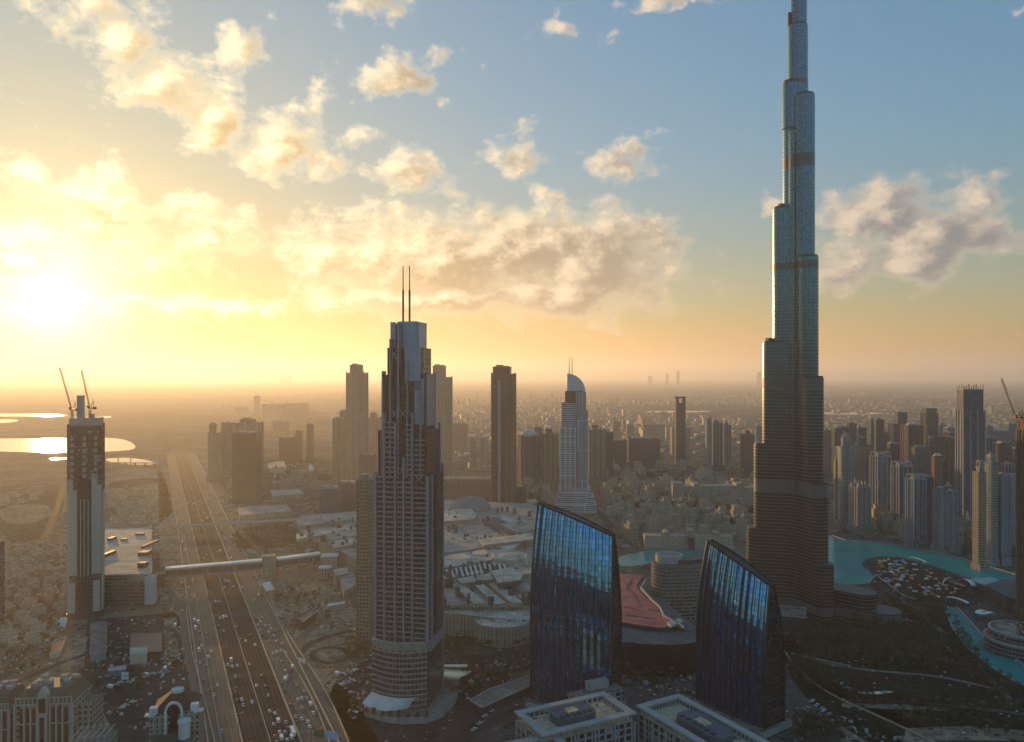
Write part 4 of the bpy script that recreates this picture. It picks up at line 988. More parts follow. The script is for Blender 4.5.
T('pale narrow tower, right of a matching pair by the pond', 479, 487.5, 438.5, 468, 'cream', 'slab', 4, 1, 'cream', podium=False)
T('wide dark glass block beyond the old town roofs', 626, 660, 439, 468, 'slate', 'slab', 0, .5, 'dark')
T('dark block joined to the left of the wide dark glass block', 611, 627, 441, 470, 'slate', 'slab', 0, .6, 'dark')
T('slim tower with a notched horned crown standing alone among low roofs', 674.5, 685.5, 403, 469, 'slate', 'slab', 0, .9, 'dark', crown='horns')
T('low slab tower behind the slim horned tower', 670, 690, 428, 455, 'tan', 'slab', 0, .6, 'tan', podium=False)
T('thin curved-top tower, left of three towers before the tallest tower', 705.5, 711.5, 421, 474, 'pale', 'slab', 0, 1, 'pale', crown='slope')
T('broad dark tower, middle of three towers before the tallest tower', 711, 722.5, 423, 471, 'slate', 'pier', 0, .9, 'pale', [(421, 713, 718)])
T('two-tone tower, right of three towers before the tallest tower', 722.5, 731, 425, 469, 'grey', 'pier', 0, .9, 'pale', [(423, 724, 728)])
T('slate twin-topped tower close to the left edge of the tallest tower', 741, 754, 435, 478, 'slate', 'pier', 0, .8, 'dark', [(432, 745, 750)])
T('faint pale tower touching the left edge of the tallest tower', 755, 763, 426, 452, 'blue', 'slab', 0, .8, 'pale', podium=False)
T('far tan block, left of two beyond the dark glass block', 642, 656, 425, 440, 'tan', 'slab', 0, .6, 'tan', podium=False)
T('far tan block, right of two beyond the dark glass block', 655, 665, 425, 440, 'beige', 'slab', 0, .8, 'tan', podium=False)
T('far thin tan tower between the white hotel tower and the dark glass block', 612, 620, 422, 440, 'tan', 'slab', 0, .8, 'tan', podium=False)
T('far short tan tower left of the dark glass block', 626, 634, 425, 440, 'tan', 'slab', 0, .8, 'tan', podium=False)
T('cinema block, long and low with pale ribs behind the mall dome', 441, 495, 479, 499, 'tan', 'bays', 0, .4, 'tan', crown=None, podium=False, bay=9, name='cinema_block', cat='building')
T('dark glass box at the foot of the notched dark brown tower', 502, 526, 488, 508, 'slate', 'slab', 0, .6, 'dark', podium=False, name='pavilion_block', cat='building')
# --- right-hand district
T('wide dark glass block with a pale rim at the left end of the far row', 831, 854, 428, 478, 'teal', 'slab', 4, .5, 'pale')
T('small dark glass block right of the wide dark glass block', 855, 866, 428, 474, 'teal', 'slab', 4, .8, 'dark')
T('pale blue glass tower with a light frame in the far row', 866.5, 880.5, 420, 472, 'blue', 'pier', 4, .8, 'pale')
T('stepped cream tower with a pinnacled crown nearest the tallest tower', 838, 857, 447, 527, 'pale', 'bays', -8, .9, 'cream', [(441, 841, 849)], crown='peaks', bay=3)
T('slender beige shoulder tower before the stepped cream pinnacled tower', 834, 842, 462, 524, 'beige', 'bays', -8, 1.1, 'cream', crown='peaks', bay=1)
T('green-grey tower with a ring of pinnacles by the lake', 850, 870, 488, 532, 'green', 'pier', 10, .9, 'cream', crown='peaks')
T('ribbed pale tower with dark centre strips and a framed roof', 871, 890, 457, 521, 'palerib', 'pier', 12, .8, 'pale', crown='frame')
T('blue-grey ribbed tower second from the framed-roof tower', 892, 911, 467, 531, 'grey', 'pier', 12, .8, 'pale', crown='frame')
T('pale tower with corner pinnacles close to the turquoise lake', 906.5, 925, 480, 548, 'palerib', 'pier', 14, .8, 'pale', crown='frame')
T('slate slab behind the pale corner-pinnacle tower', 918, 933, 478, 541, 'slate', 'slab', 14, .8, 'dark')
T('round-fronted pale tower with twin rounded tops by the lake', 934.5, 956.5, 492, 553, 'pale', 'pier', 6, .8, 'pale', [(488.5, 936, 943), (487.5, 947, 953)], crown='boxes')
T('blue-grey tower with a flat dark cap behind the framed-roof tower', 889, 904, 424, 486, 'blue', 'pier', 4, .8, 'dark', [(413, 896, 908)], crown=None)
T('rust-brown tower in the middle of the district', 902, 922, 426, 492, 'rust', 'pier', 4, .8, 'brown')
T('teal glass tower, tallest in the far row', 921.5, 937, 414, 480, 'teal', 'pier', 4, .8, 'dark', [(409, 922, 936)], crown=None)
T('rust tower with a bright rounded tip', 932, 943, 456, 512, 'rust', 'round', 0, 1, 'tan', crown='dome')
T('tall unfinished tower under a dark scaffold crown', 957.5, 983, 412, 528, 'grey', 'pier', -6, .8, 'pale', [(390, 958.5, 981.5)], crown='scaffold')
T('large pale tower with a rounded corner beside the tall unfinished tower', 985, 997, 462, 566, 'pale', 'bays', 8, 1.2, 'cream', [(457, 987, 995)], crown='boxes', bay=2)
T('round-cornered cream tower front of the district', 973.5, 987, 472, 571, 'beige', 'round', 8, 1.2, 'cream', [(468, 976, 983)], crown='frame')
T('pale tower on the right flank of the round-cornered cream tower', 996, 1009, 476, 566, 'pale', 'pier', 10, 1.0, 'pale', crown='boxes')
T('dark glass drum tower with a pale rim', 994, 1012, 444, 508, 'slate', 'drum', 0, 1, 'dark', crown='boxes')
T('slate tower left of the dark glass drum tower', 981, 995, 438, 504, 'slate', 'pier', 6, .8, 'pale')
T('beige tower at the right flank of the tall unfinished tower', 974, 983, 448, 520, 'beige', 'pier', 0, .9, 'tan')
T('pale tower at the right border beyond the drum tower', 1009, 1022, 480, 556, 'pale', 'pier', 4, .8, 'pale', crown='frame')
T('dim blue slab at the right border in the far row', 985, 1006, 431, 468, 'blue', 'slab', 0, .5, 'pale')
T('pale blue tower at the right border in the far row', 1006, 1016, 424, 466, 'blue', 'slab', 0, .7, 'pale')
T('dull rust slab behind the bright-tipped rust tower', 940, 957, 438, 492, 'brown', 'pier', 0, .7, 'brown')
T('grey slab behind the pale corner-pinnacle tower and the rust tower', 910, 930, 448, 505, 'grey', 'slab', 0, .7, 'dark')
T('tan broad block between the wide glass block and the framed-roof tower', 852, 872, 446, 496, 'tan', 'pier', 0, .7, 'brown')
T('far grey tower behind the teal glass tower', 937, 946, 425, 460, 'grey', 'slab', 0, .7, 'pale')
T('far blue slab beside the tall unfinished tower', 944, 958, 428, 462, 'blue', 'slab', 0, .7, 'pale')
T('dull grey tower peeking left of the wide dark glass block', 822, 831, 431, 478, 'grey', 'slab', 0, .8, 'dark')
T('stub of a dark tower above the pale blue glass tower', 878, 889, 433, 474, 'slate', 'slab', 0, .8, 'dark')
T('unfinished brown tower cut by the right border of the photo', 1018.5, 1040, 432, 622, 'rust', 'pier', 0, .8, 'brown', [(420, 1020, 1036)], crown='scaffold')
s2 = H / 246
fr = random.Random(5)
for k in range(20):
    xl = 828 + 190 * (k + fr.uniform(0, .9)) / 20; yb = fr.uniform(470, 512); kd = fr.choice(('slate', 'blue', 'grey'))
    T({'slate': 'dark slate tower filling a gap in the crowded right-hand district', 'blue': 'blue-grey glass tower filling a gap in the crowded right-hand district', 'grey': 'plain grey tower filling a gap in the crowded right-hand district'}[kd], xl, xl + fr.uniform(8, 13), yb - fr.uniform(36, 58), yb, kd, fr.choice(('slab', 'pier')), fr.uniform(-8, 14), .8, fr.choice(('dark', 'pale')), group='gap-filling towers of the right-hand district')
crane('dark luffing crane on the unfinished brown tower at the right border', (1022 - 512) * s2, s2 * F + 10, H - (424 - HY) * s2, -15 * s2, 40 * s2, 6)
T('dark sliver of a tower cut by the left border of the photo', -22, 2.5, 545, 632, 'slate', 'slab', 0, .8, 'dark')
# --- far away
for lab, xl, xr, yt, yb, wl in (('far unfinished tower with a crane at the left end of the hazy row', 254, 260, 396, 414, 'tan'), ('far hazy row of unfinished blocks under cranes, left half', 262, 286, 404, 417, 'tan'), ('far hazy row of unfinished blocks under cranes, right half', 286, 309, 403, 417, 'tan'), ('faint hazy block low beside the far unfinished tower', 235, 248, 407, 414, 'tan'),
        ('faint needle tower on the hazy horizon right of the white hotel tower', 666, 668.5, 374, 386, 'grey'), ('faint lone tower on the hazy horizon left of the tallest tower', 676.5, 679.5, 371, 386, 'grey'), ('faint slab on the hazy horizon beside the tallest tower', 757, 761, 372, 386, 'grey'), ('faint wide slab on the horizon above the horned tower', 648, 652, 376, 386, 'grey'), ('faint pair of slabs on the golden horizon', 280, 292, 375, 384, 'grey')):
    T(lab, xl, xr, yt, yb, wl, 'slab', 0, .4, 'tan', crown=None, podium=False)
for lab, px, py, dx, dz in (('tiny crane above the left half of the far hazy row', 270, 404, -40, 28), ('tiny crane above the middle of the far hazy row', 286, 404, 30, 34), ('tiny crane above the right half of the far hazy row', 300, 404, 36, 30), ('tiny crane on top of the far unfinished tower', 257, 396, -50, 30)):
    s = H / 40; crane(lab, (px - 512) * s, s * F + 20, H - (py - HY) * s, dx, dz, 9)
# ------------------------------------------------------------------ shopping mall
M_MW = facade('mall_wall', (.34, .28, .20), (.13, .10, .07), 9.0, 4.0, .28, .8, .7, wall_rough=.9)
M_MR = roof_mat('mall_roof', (.34, .315, .27), 7)
M_MR2 = roof_mat('mall_cream_roof', (.50, .45, .36), 6)
M_MR3 = roof_mat('mall_grey_roof', (.13, .13, .13), 5)
M_SKYL = mat('skylight_glass', (.05, .06, .07), .2, 0, .5, .3, .3)
M_LOUV = mat('white_skylight_rib', (.55, .53, .48), .7, var=.15)
mall = thing('shopping_mall', 'sprawling beige mall with skylights, discs and a dome across many flat roofs', 'mall', (0, 0, 0))
def pix(pts, z): return ccw([P(x, y, z) for x, y in pts])
def slab(parent, name, pts, z0, z1, m=None, mt=None, zref=None):
    b = MB(); b.prism(pix(pts, z1 if zref is None else zref), z0, z1, 0, 1); return b.build(name, [m or M_MW, mt or m or M_MR], parent)
slab(mall, 'main_hall', [(300, 537), (330, 545), (362, 562), (380, 592), (441, 606), (536, 606), (575, 575), (575, 522), (530, 504), (450, 500), (370, 510), (302, 516)], 0, 26, M_MW, M_MR)
slab(mall, 'front_hall', [(438, 606.5), (536, 606.5), (560, 614), (536, 620), (500, 619), (470, 615), (438, 612)], 0, 22, M_MW, M_MR2)
for pts, z, mt in (([(436, 511), (470, 508), (477, 514), (474, 519), (436, 522)], 33, M_MR2), ([(436, 541), (477, 535), (485, 547), (460, 551), (436, 553)], 34, M_MR), ([(479, 539), (531, 533), (534, 539), (484, 545)], 37, M_MR2), ([(490, 546), (524, 541), (512, 551), (492, 551)], 32, M_MR2),
        ([(436, 556), (470, 551.5), (500, 546.5), (521, 543), (500, 556), (488, 561), (436, 569)], 33, M_MR2), ([(457, 578.5), (500, 571.5), (533, 567), (533, 573), (495, 579), (461, 583)], 33, M_MR2), ([(452, 584), (462, 583), (486, 603), (474, 604)], 30, M_MR2), ([(473, 583.5), (482, 582.5), (506, 603), (495, 604)], 30, M_MR2), ([(487, 583), (497, 582), (523, 602), (513, 604)], 30, M_MR2),
        ([(444, 592), (452, 590), (462, 604), (450, 605)], 29, M_MR), ([(500, 524), (520, 520), (535, 528), (520, 534)], 34, M_MR), ([(540, 540), (560, 538), (566, 552), (542, 556)], 32, M_MR2), ([(600, 565), (560, 560), (565, 590), (590, 585)], 30, M_MR),
        ([(294, 519), (345, 513.5), (352, 519), (300, 526)], 33, M_MR), ([(296, 534), (352, 524.5), (358, 530), (322, 535), (298, 539)], 31, M_MR2), ([(322, 534), (360, 528), (364, 534), (330, 540)], 33, M_MR), ([(330, 541), (352, 537), (358, 543), (334, 548)], 31, M_MR2)):
    slab(mall, 'roof_hall', pts, 26, z, M_MW, mt)
slab(mall, 'glass_roof', [(482, 518.5), (497, 517), (522, 532), (507, 535)], 26, 31, M_MR3, M_MR3)
slab(mall, 'glass_roof', [(508, 592), (514, 588), (532, 596), (530, 603)], 26, 29.5, M_SKYL, M_SKYL)
slab(mall, 'plant_box', [(491, 571), (512, 566.5), (522, 575), (521, 580), (498, 583)], 33.01, 38, M_MR3, M_MR2)
for px, py, r in ((459, 557.6, 9.5), (480, 553.4, 7.2), (497, 549.4, 5.5)):
    c = P(px, py, 33); b = MB(); b.prism(circle(c[0], c[1], r * 1.5), 33.01, 34.2, 0, 1); b.build('round_rooflight', [M_LOUV, M_SKYL], mall)
c = P(510, 555.5, 36); b = MB(); b.lathe([(24, 26), (24, 36), (22, 37), (20, 36.2), (12, 36.4), (11, 37.4), (0, 37.8)], 28, c[0], c[1]); b.build('round_roof_disc', M_MR2, mall)
c = P(516, 612, 24); b = MB(); b.prism(smooth_poly(ccw([P(x, y, 20) for x, y in ((470, 620), (500, 615.5), (532, 616), (533, 622), (512, 628), (485, 627))]), 2), 0, 20, 0, 1); b.build('bowed_front', [M_MW, M_MR2], mall)
b = MB(); r3 = random.Random(5)
for k in range(40):
    x, y = P(r3.uniform(496, 529), r3.uniform(617.5, 622.5), 20); b.prism(circle(x, y, r3.uniform(.8, 2.2), n=8), 20.01, 21.5, 0, 0)
b.build('roof_garden_pots', M_LOUV, mall)
b = MB()
for k in range(15):
    t = k / 14; x0, y0 = P(437 + 66 * t, 573.5 - 11.5 * t, 29); x1, y1 = P(439.5 + 66 * t, 580.5 - 9.5 * t, 27); b.bar((x0, y0, 31.5), (x1, y1, 28), 2.6, 1.2)
b.build('skylight_ribs', M_LOUV, mall)
slab(mall, 'skylight_strip', [(436, 573), (503, 562), (508, 567), (436, 581)], 26, 27.6, M_SKYL, M_SKYL)
b = MB()
for k in range(14):
    t = k / 13; x0, y0 = P(504 + 28 * t, 516.5 + 10.5 * t ** 1.2, 33); x1, y1 = P(502 + 26 * t, 520 + 12 * t ** 1.2, 30); b.bar((x0, y0, 33), (x1, y1, 30), 2.6, 1.4)
b.build('skylight_ribs', M_LOUV, mall)
c = P(470, 512, 24); b = MB(); b.lathe([(38 * math.cos(k * math.pi / 20), 24 + 25 * math.sin(k * math.pi / 20)) for k in range(11)], 26, c[0], c[1] + 20); b.build('dome', mat('grey_green_dome', (.16, .18, .18), .45, .1, .4, .25, .05), mall)
b = MB()
for k in range(12):
    a = math.pi * k / 12 + math.pi
    for j in range(9):
        e0, e1 = math.pi * j / 20, math.pi * (j + 1) / 20; b.bar((c[0] + 38.2 * math.cos(e0) * math.cos(a), c[1] + 20 + 38.2 * math.cos(e0) * math.sin(a), 24 + 25.2 * math.sin(e0)), (c[0] + 38.2 * math.cos(e1) * math.cos(a), c[1] + 20 + 38.2 * math.cos(e1) * math.sin(a), 24 + 25.2 * math.sin(e1)), .8)
b.build('dome_ribs', M_GREY, mall)
b = MB(); r3 = random.Random(9)
for k in range(96):
    px, py = r3.choice([(r3.uniform(300, 360), r3.uniform(517, 545)), (r3.uniform(440, 535), r3.uniform(507, 603)), (r3.uniform(445, 530), r3.uniform(510, 600))]); x, y = P(px, py, 33)
    b = MB(); b.rbox(x, y, 26, r3.uniform(34.5, 37), r3.uniform(2, 7), r3.uniform(2, 5), r3.uniform(0, 3)); b.build('roof_plant', M_MR3, mall)
o = thing('mall_annexe', 'cream box building with a flat pale lid where the covered footbridge meets the mall', 'building', (*P(329, 572), 0), R(8))
b = MB(); b.box(-10, 12, -6, 14, 0, 22, 0, 1); b.build('walls', [M_MW, M_MR2], o); b = MB(); b.box(-10.4, 12.4, -6.4, 14.4, 22.003, 23, 0); b.build('roof_lid', M_LOUV, o)
for lab, px, py, rx, ry, z in (('pale half-disc canopy before the mall annexe', 325, 578, 9, 8, 14), ('pale oval pavilion roof left of the golden-brown ribbed tower', 349, 566, 17, 13, 17)):
    o = thing('pavilion', lab, 'pavilion', (*P(px, py), 0)); b = MB(); b.prism(circle(0, 0, rx, ry, 20, 0, 2 * math.pi), z, z + 1.4, 0, 0, True, True); b.build('oval_roof', M_LOUV, o); b = MB(); b.prism(circle(0, 0, rx * .8, ry * .8, 16), 0, z, 0, 0); b.build('drum_wall', M_MW, o)
for lab, pts, z, m, mt in (('cream hall left of the mall with a white roof edge', [(305, 546), (321, 541), (322, 547), (308, 552)], 14, M_MW, M_LOUV), ('small flat hall beside the oval pavilion', [(333, 570), (347, 567), (349, 573), (336, 576)], 15, M_MW, M_MR2), ('ribbed long shed under the golden-brown ribbed tower', [(340, 578), (353, 571), (356, 585), (344, 592)], 12, M_MW, M_MR),
        ('pale gatehouse roof right of the metro crossing', [(261, 583), (270, 581), (275, 590), (266, 592)], 9, M_MW, M_LOUV), ('long thin pale canopy on the sandy plot before the mall', [(327, 604), (345, 601), (345, 604), (328, 607)], 6, M_CONC, M_LOUV), ('dark flat shed on the sandy plot right of the motorway', [(296, 617), (312, 609), (316, 613), (303, 623)], 8, M_DGREY, M_MR3),
        ('low tan hall by the scrub field right of the motorway', [(238, 507), (286, 505), (292, 511), (240, 516)], 8, M_MW, M_MR), ('pale open roof between the broad brown tower and the mall', [(270, 490), (300, 489), (304, 494), (272, 496)], 9, M_MW, M_MR2), ('white low hall in the haze behind the broad brown tower', [(268, 463), (284, 461), (286, 468), (270, 470)], 22, M_CREAM, M_MR2),
        ('white wedge roof with a low end near the tall beige twin', [(288, 466), (312, 465), (314, 470), (290, 472)], 12, M_CREAM, M_LOUV), ('low dark hall between the hazy slim towers and the beige twin', [(318, 470), (332, 470), (332, 474), (318, 474)], 16, M_DGREY, M_MR3), ('pale hall roof beyond the mall dome right side', [(520, 500), (536, 499), (538, 503), (524, 505)], 10, M_MW, M_MR2)):
    o = thing('hall', lab, 'building'); slab(o, 'walls', pts, 0, z, m, mt)
    b = MB(); pg = pix(pts, z)
    for a, c2 in zip(pg, pg[1:] + pg[:1]): b.bar((*a, z + .4), (*c2, z + .4), .6, .8)
    b.build('parapet', m, o)

# pink-roofed wing of the mall and its dark front
M_PINK = roof_mat('pink_roof', (.46, .145, .13), 9, .25)
o = thing('mall_wing', 'mall wing with a curving pink roof above a black glass front', 'mall wing')
pk = [(590, 575), (623, 573), (645, 575), (640, 580), (636, 586), (639, 592), (648, 599), (657, 607), (661, 615), (674, 621), (676, 624), (664, 628), (645, 626), (622, 622), (600, 620), (590, 615)]
slab(o, 'pink_roof', smooth_poly(pk, 1), 30, 33, M_DGREY, M_PINK)
slab(o, 'grey_roof_edge', smooth_poly([(586, 616), (622, 624), (645, 629), (672, 629), (700, 634), (706, 640), (680, 645), (640, 644), (600, 640), (586, 634)], 1), 0, 29, M_DARK, M_MR3)
slab(o, 'upper_terrace', smooth_poly([(645, 577), (668, 585), (662, 596), (676, 612), (705, 632), (690, 634), (664, 618), (650, 600), (638, 588)], 1), 0, 26, M_DGREY, M_MR3)
b = MB()
for (x0, y0), (x1, y1) in zip([(646, 580), (641, 588), (651, 599), (660, 607), (664, 616), (677, 623)], [(641, 588), (651, 599), (660, 607), (664, 616), (677, 623), (684, 628)]): b.bar((*P(x0, y0, 34), 34), (*P(x1, y1, 34), 34), 1.6, 2)
b.build('pale_roof_kerb', M_FRAME, o)
b = MB()
for (x0, y0), (x1, y1) in (((624, 583), (634, 596)), ((634, 596), (640, 606)), ((624, 606), (640, 611)), ((648, 609), (659, 611)), ((626, 615), (656, 619)), ((632, 578), (626, 590))): b.bar((*P(x0, y0, 33), 33.2), (*P(x1, y1, 33), 33.2), 1.2, .5)
b.build('roof_seams', mat('dark_red_seam', (.14, .06, .055), .8), o)
slab(o, 'pale_stair', [(667, 622), (680, 618), (683, 621), (671, 626)], 33.01, 35, M_FRAME, M_FRAME)
x0, y0 = P(643.5, 668); x1, y1 = P(658.5, 668); b = MB(); b.box(x0, x1, y0 - 3, y0, 0, 27); b.build('bronze_screen', mat('bronze_screen', (.13, .095, .07), .6, .2, .3, .4, .4), o)
b = MB(); b.box(x0, x1, y0 - 5, y0 - 3.003, 3, 4.4); b.build('entrance_bar', mat('entrance_canopy_gold', (.62, .46, .24), .6), o)  # plain gold-coloured bar across the entrance
x0, y0 = P(664, 668); b = MB(); b.lathe([(0, 0), (2.6, 0), (2.6, .6), (0, .6)], 16); d = b.build('round_sign', M_LOUV, o, (x0, y0 - 1, 22)); d.rotation_euler = (R(90), 0, 0)
slab(o, 'curved_terrace', smooth_poly([(676, 634), (700, 630), (712, 636), (705, 646), (682, 646)], 2), 0, 24, M_CONC, M_FRAME)
# round ribbed block
rb = thing('curved_block', 'dark curved block with stacked pale floor edges, between the two arched mirror-glass towers', 'building', ((684 - 512) * 1.107, 848, 0))
M_RING = facade('ringed_wall', (.20, .19, .175), (.035, .035, .036), 3.9, 3.0, .9, .62, .2)
pl = [(-16 + 17 * math.cos(t), 6 + 19 * math.sin(t)) for t in [math.pi * (.55 + .85 * k / 12) for k in range(13)]] + [(4, -10), (34, -2), (50, 10), (46, 24), (20, 26)]
pl = ccw(pl); b = MB(); b.prism(pl, 0, 62, 0, 1); b.build('walls', [M_RING, M_MR3], rb)
b = MB()
for k in range(15): b.prism([(x * 1.03 - .2, y * 1.03 - .3) for x, y in pl], 4 + 4 * k, 4.9 + 4 * k, 0, 0, True, True)
b.build('floor_edges', mat('dull_stone_edge', (.22, .20, .18), .8), rb)  # one even dull stone colour on every floor edge
b = MB(); b.lathe([(15, 62), (15, 70), (13, 70), (12.5, 66), (0, 66)], 22, -14, 6); b.build('roof_drum', [M_FRAME], rb)
b = MB(); b.prism([(x * .8 + 4, y * .8 + 2) for x, y in pl[12:]] + [(0, 0)], 62, 66, 0, 1); b.build('roof_plant', [M_DGREY, M_MR3], rb)

# ------------------------------------------------------------------ ornate cream buildings at the lower left edge
M_OR = facade('ornate_cream_wall', (.30, .27, .215), (.03, .032, .032), 3.7, 3.6, .5, .55, .25)
M_GREEN = mat('green_mansard', (.07, .085, .065), .7, var=.25, scale=.2)
M_OTRIM = mat('ornate_trim', (.38, .345, .28), .8)
def ornate(label, px0, px1, ytop, D, rz, wings=True):
    s = D / F; W = (px1 - px0) * s; z = H - (ytop - HY) * s; t = thing('apartment_block', label, 'apartment block', (((px0 + px1) / 2 - 512) * s, D, 0), R(rz)); w = W / 2
    b = MB(); b.box(-w, w, 0, 26, 0, z - 9, 0, 1); b.build('walls', [M_OR, M_ROOF], t)
    b = MB(); b.prism(rect(0, 13, 2 * w + 1, 27), z - 9, z - 1, 0, 0, top_poly=rect(0, 13, 2 * w - 7, 17)); b.build('mansard_roof', M_GREEN, t)
    b = MB(); b.box(-w - .8, w + .8, -.9, 26.8, z - 9.8, z - 9.003); b.box(-w - .5, w + .5, -.6, 26.4, z - 22, z - 21.2); b.box(-w - .5, w + .5, -.6, 26.4, 20, 21); b.build('cornice', M_OTRIM, t)
    b = MB(); b.box(-w * .17, w * .17, -2.6, 2, 0, z - 2.5); b.prism([(-w*.17, -2.7), (w*.17, -2.7), (w*.17, 2), (-w*.17, 2)], z - 2.5, z + 1.5, 0, 0, top_poly=[(-.3, -2.7), (.3, -2.7), (.3, 2), (-.3, 2)]); b.build('gabled_bay', M_OTRIM, t)
    b = MB(); b.box(-w * .12, w * .12, -2.9, -2.603, z - 14, z - 5); b.box(-w * .08, w * .08, -2.9, -2.603, 26, z - 17); b.build('tall_bay_window', M_DARK, t)
    for x in (-.78, -.56, -.34, .34, .56, .78):
        b = MB(); b.box(x * w - 1.0, x * w + 1.0, -.5, -.003, z - 40, z - 12); b.build('tall_window', M_DARK, t)
    b = MB()
    for x in (-1, -.67, -.45, -.23, .23, .45, .67, 1): b.box(x * w - .5, x * w + .5, -1.2, -.003, 0, z - 9.8)
    b.build('pilasters', M_OTRIM, t)
    b = MB()
    for k in range(14):
        x = -w + .6 + (2 * w - 1.2) * k / 13
        if abs(x) > w * .2: b.box(x - .35, x + .35, -.8, -.1, z - 9, z - 5.5)
    b.bar((-w, -.5, z - 5.3), (-w * .2, -.5, z - 5.3), .5); b.bar((w * .2, -.5, z - 5.3), (w, -.5, z - 5.3), .5); b.build('roof_balustrade', M_OTRIM, t)
    for k in range(7):
        x, y = rnd.uniform(-w * .7, w * .7), rnd.uniform(6, 20); b = MB(); b.box(x - rnd.uniform(1, 2.6), x + 2, y - 1.4, y + rnd.uniform(1, 2.4), z - 1, z + rnd.uniform(.8, 2.6)); b.build('roof_plant', M_CONC, t)
    if wings:
        for x0, x1 in ((-w - 9, -w - .003), (w + .003, w + 9)):
            b = MB(); b.box(x0, x1, 6, 24, 0, z - 14, 0, 1); b.build('side_wing', [M_OR, M_ROOF], t)
            b = MB()
            for k in range(5): b.box(x0 + .5 + 2 * k, x0 + 1 + 2 * k, 5.5, 6, z - 14, z - 11)
            b.build('wing_balustrade', M_OTRIM, t)
    return t
ornate('ornate cream apartment block with a green mansard roof and tall gabled centre bay', 17, 71, 689, 480, 6)
ornate('ornate beige block cut by the left border of the photo, left of the green-roofed block', -34, 8, 696, 478, 8, False)
b = MB(); t = thing('apartment_block', 'plain cream block with roof pergola touching the right of the green-roofed ornate block', 'apartment block', (*P(90, 742, 60), 0), R(10))
b.box(-12, 8, 0, 22, 0, 57, 0, 1); b.build('walls', [M_OR, M_ROOF], t); b = MB()
for k in range(6): b.bar((-11 + 3.6 * k, 2, 57), (-11 + 3.6 * k, 2, 61), .6); b.bar((-11 + 3.6 * k, 2, 61), (-11 + 3.6 * k, 20, 61), .5)
b.build('roof_pergola', M_OTRIM, t)
D0 = 520; s = D0 / F; t = thing('apartment_block', 'cream corner block with a dark red roof, round cupola and arched front window', 'apartment block', ((174 - 512) * s, D0, 0), R(14)); w = 15.5; z = H - (704 - HY) * s
b = MB(); b.box(-w, w, 0, 28, 0, z - 6, 0, 1); b.build('walls', [M_OR, M_ROOF], t)
b = MB(); b.prism(rect(0, 14, 2 * w - 2, 26), z - 6, z + 3, 0, 0, top_poly=rect(0, 14, 9, 8)); b.build('red_roof', mat('dark_red_tiles', (.075, .035, .03), .85, var=.3, scale=.3), t)
b = MB(); b.lathe([(4, z + 3), (4, z + 5), (3.2, z + 5.4), (3.2, z + 4.6), (0, z + 4.5)], 16, 0, 14); b.build('cupola_ring', M_WHITE, t)
b = MB(); arch = [(5.2 * math.cos(math.pi * k / 10), z - 5 + 6.5 * math.sin(math.pi * k / 10)) for k in range(11)]
for (xa, za), (xb, zb) in zip(arch, arch[1:]): b.bar((xa, -1.4, za), (xb, -1.4, zb), 1.6, 1.5)
for x in (-5.2, 5.2): b.box(x - .8, x + .8, -2.1, -.6, z - 24, z - 5)
b.build('arch_surround', M_WHITE, t)
b = MB(); b.face([(x * .86, -.8, z - 5 + (zz - z + 5) * .86) for x, zz in arch][::-1] + [(-4.5, -.8, z - 22), (4.5, -.8, z - 22)]); b.build('arched_window', M_DARK, t)
b = MB()
for sx in (-1, 1): b.prism([(sx * w - 5 * (sx > 0), -.6), (sx * w + 5 * (sx < 0), -.6), (sx * w + 5 * (sx < 0), 4), (sx * w - 5 * (sx > 0), 4)], z - 6, z - 1.5, 0, 0); b.box(sx * w - 3.2, sx * w + 3.2, -.7, 4.2, z - 7, z - 6.003)
b.build('corner_parapet', M_WHITE, t)
b = MB()
for k in range(6): b.box(-w - .4, w + .4, -.5, -.003, 10 + 5.5 * k, 10.8 + 5.5 * k)
for x in (-13, -9.5, 9.5, 13): b.box(x - .4, x + .4, -.7, -.003, 0, z - 7)
b.build('string_courses', M_OTRIM, t)
b = MB(); b.lathe([(4.2, 36), (4.2, 38), (3.4, 38.3), (3.4, 37), (0, 37)], 16, 8, -9); b.lathe([(3.8, 0), (3.8, 36)], 14, 8, -9); b.build('entrance_rotunda', M_WHITE, t)
b = MB(); b.box(-14, 14, -16, -.8, 0, 26, 0, 1); b.build('front_wing', [M_OR, M_GREEN], t)

# ------------------------------------------------------------------ car park block beside the unfinished tower
cp = thing('car_park', 'long car park with a pale sunlit roof deck, right of the unfinished cream tower', 'car park')
slab(cp, 'parking_floors', [(102, 575), (152, 574), (151.5, 527), (104, 527)], 0, 37, facade('parking_floors', (.13, .12, .11), (.02, .02, .02), 4.2, 6, .9, .55, .8), roof_mat('pale_roof_deck', (.56, .46, .32), 12, .3))
b = MB(); pg = [P(*p, 38) for p in ((102, 575), (152, 574), (151.5, 527), (104, 527))]
for a, c2 in zip(pg, pg[1:] + pg[:1]): b.bar((*a, 37.7), (*c2, 37.7), .8, 1.4)
b.build('parapet', M_CONC, cp)
b = MB()
for px, py, sx, sy, hh in ((107, 556, 5, 34, 4), (112, 540, 6, 14, 4), (145, 555, 12, 14, 5), (143, 567, 9, 10, 6), (140, 535, 12, 6, 3), (150, 545, 4, 40, 3), (124, 540, 8, 5, 2)):
    x, y = P(px, py, 37); b.rbox(x, y, 37, 37 + hh, sx, sy, -.05)
b.build('roof_plant', M_DGREY, cp)
b = MB(); x0, y0 = P(147, 607); b.box(x0 - 1, x0 + 9, y0 - 4, y0 + 5, 4, 36); b.build('pale_stair_shaft', mat('pale_blue_cladding', (.36, .39, .42), .6), cp)
b = MB(); pg2 = [P(*p, 36) for p in ((103, 575), (146, 574.5))]
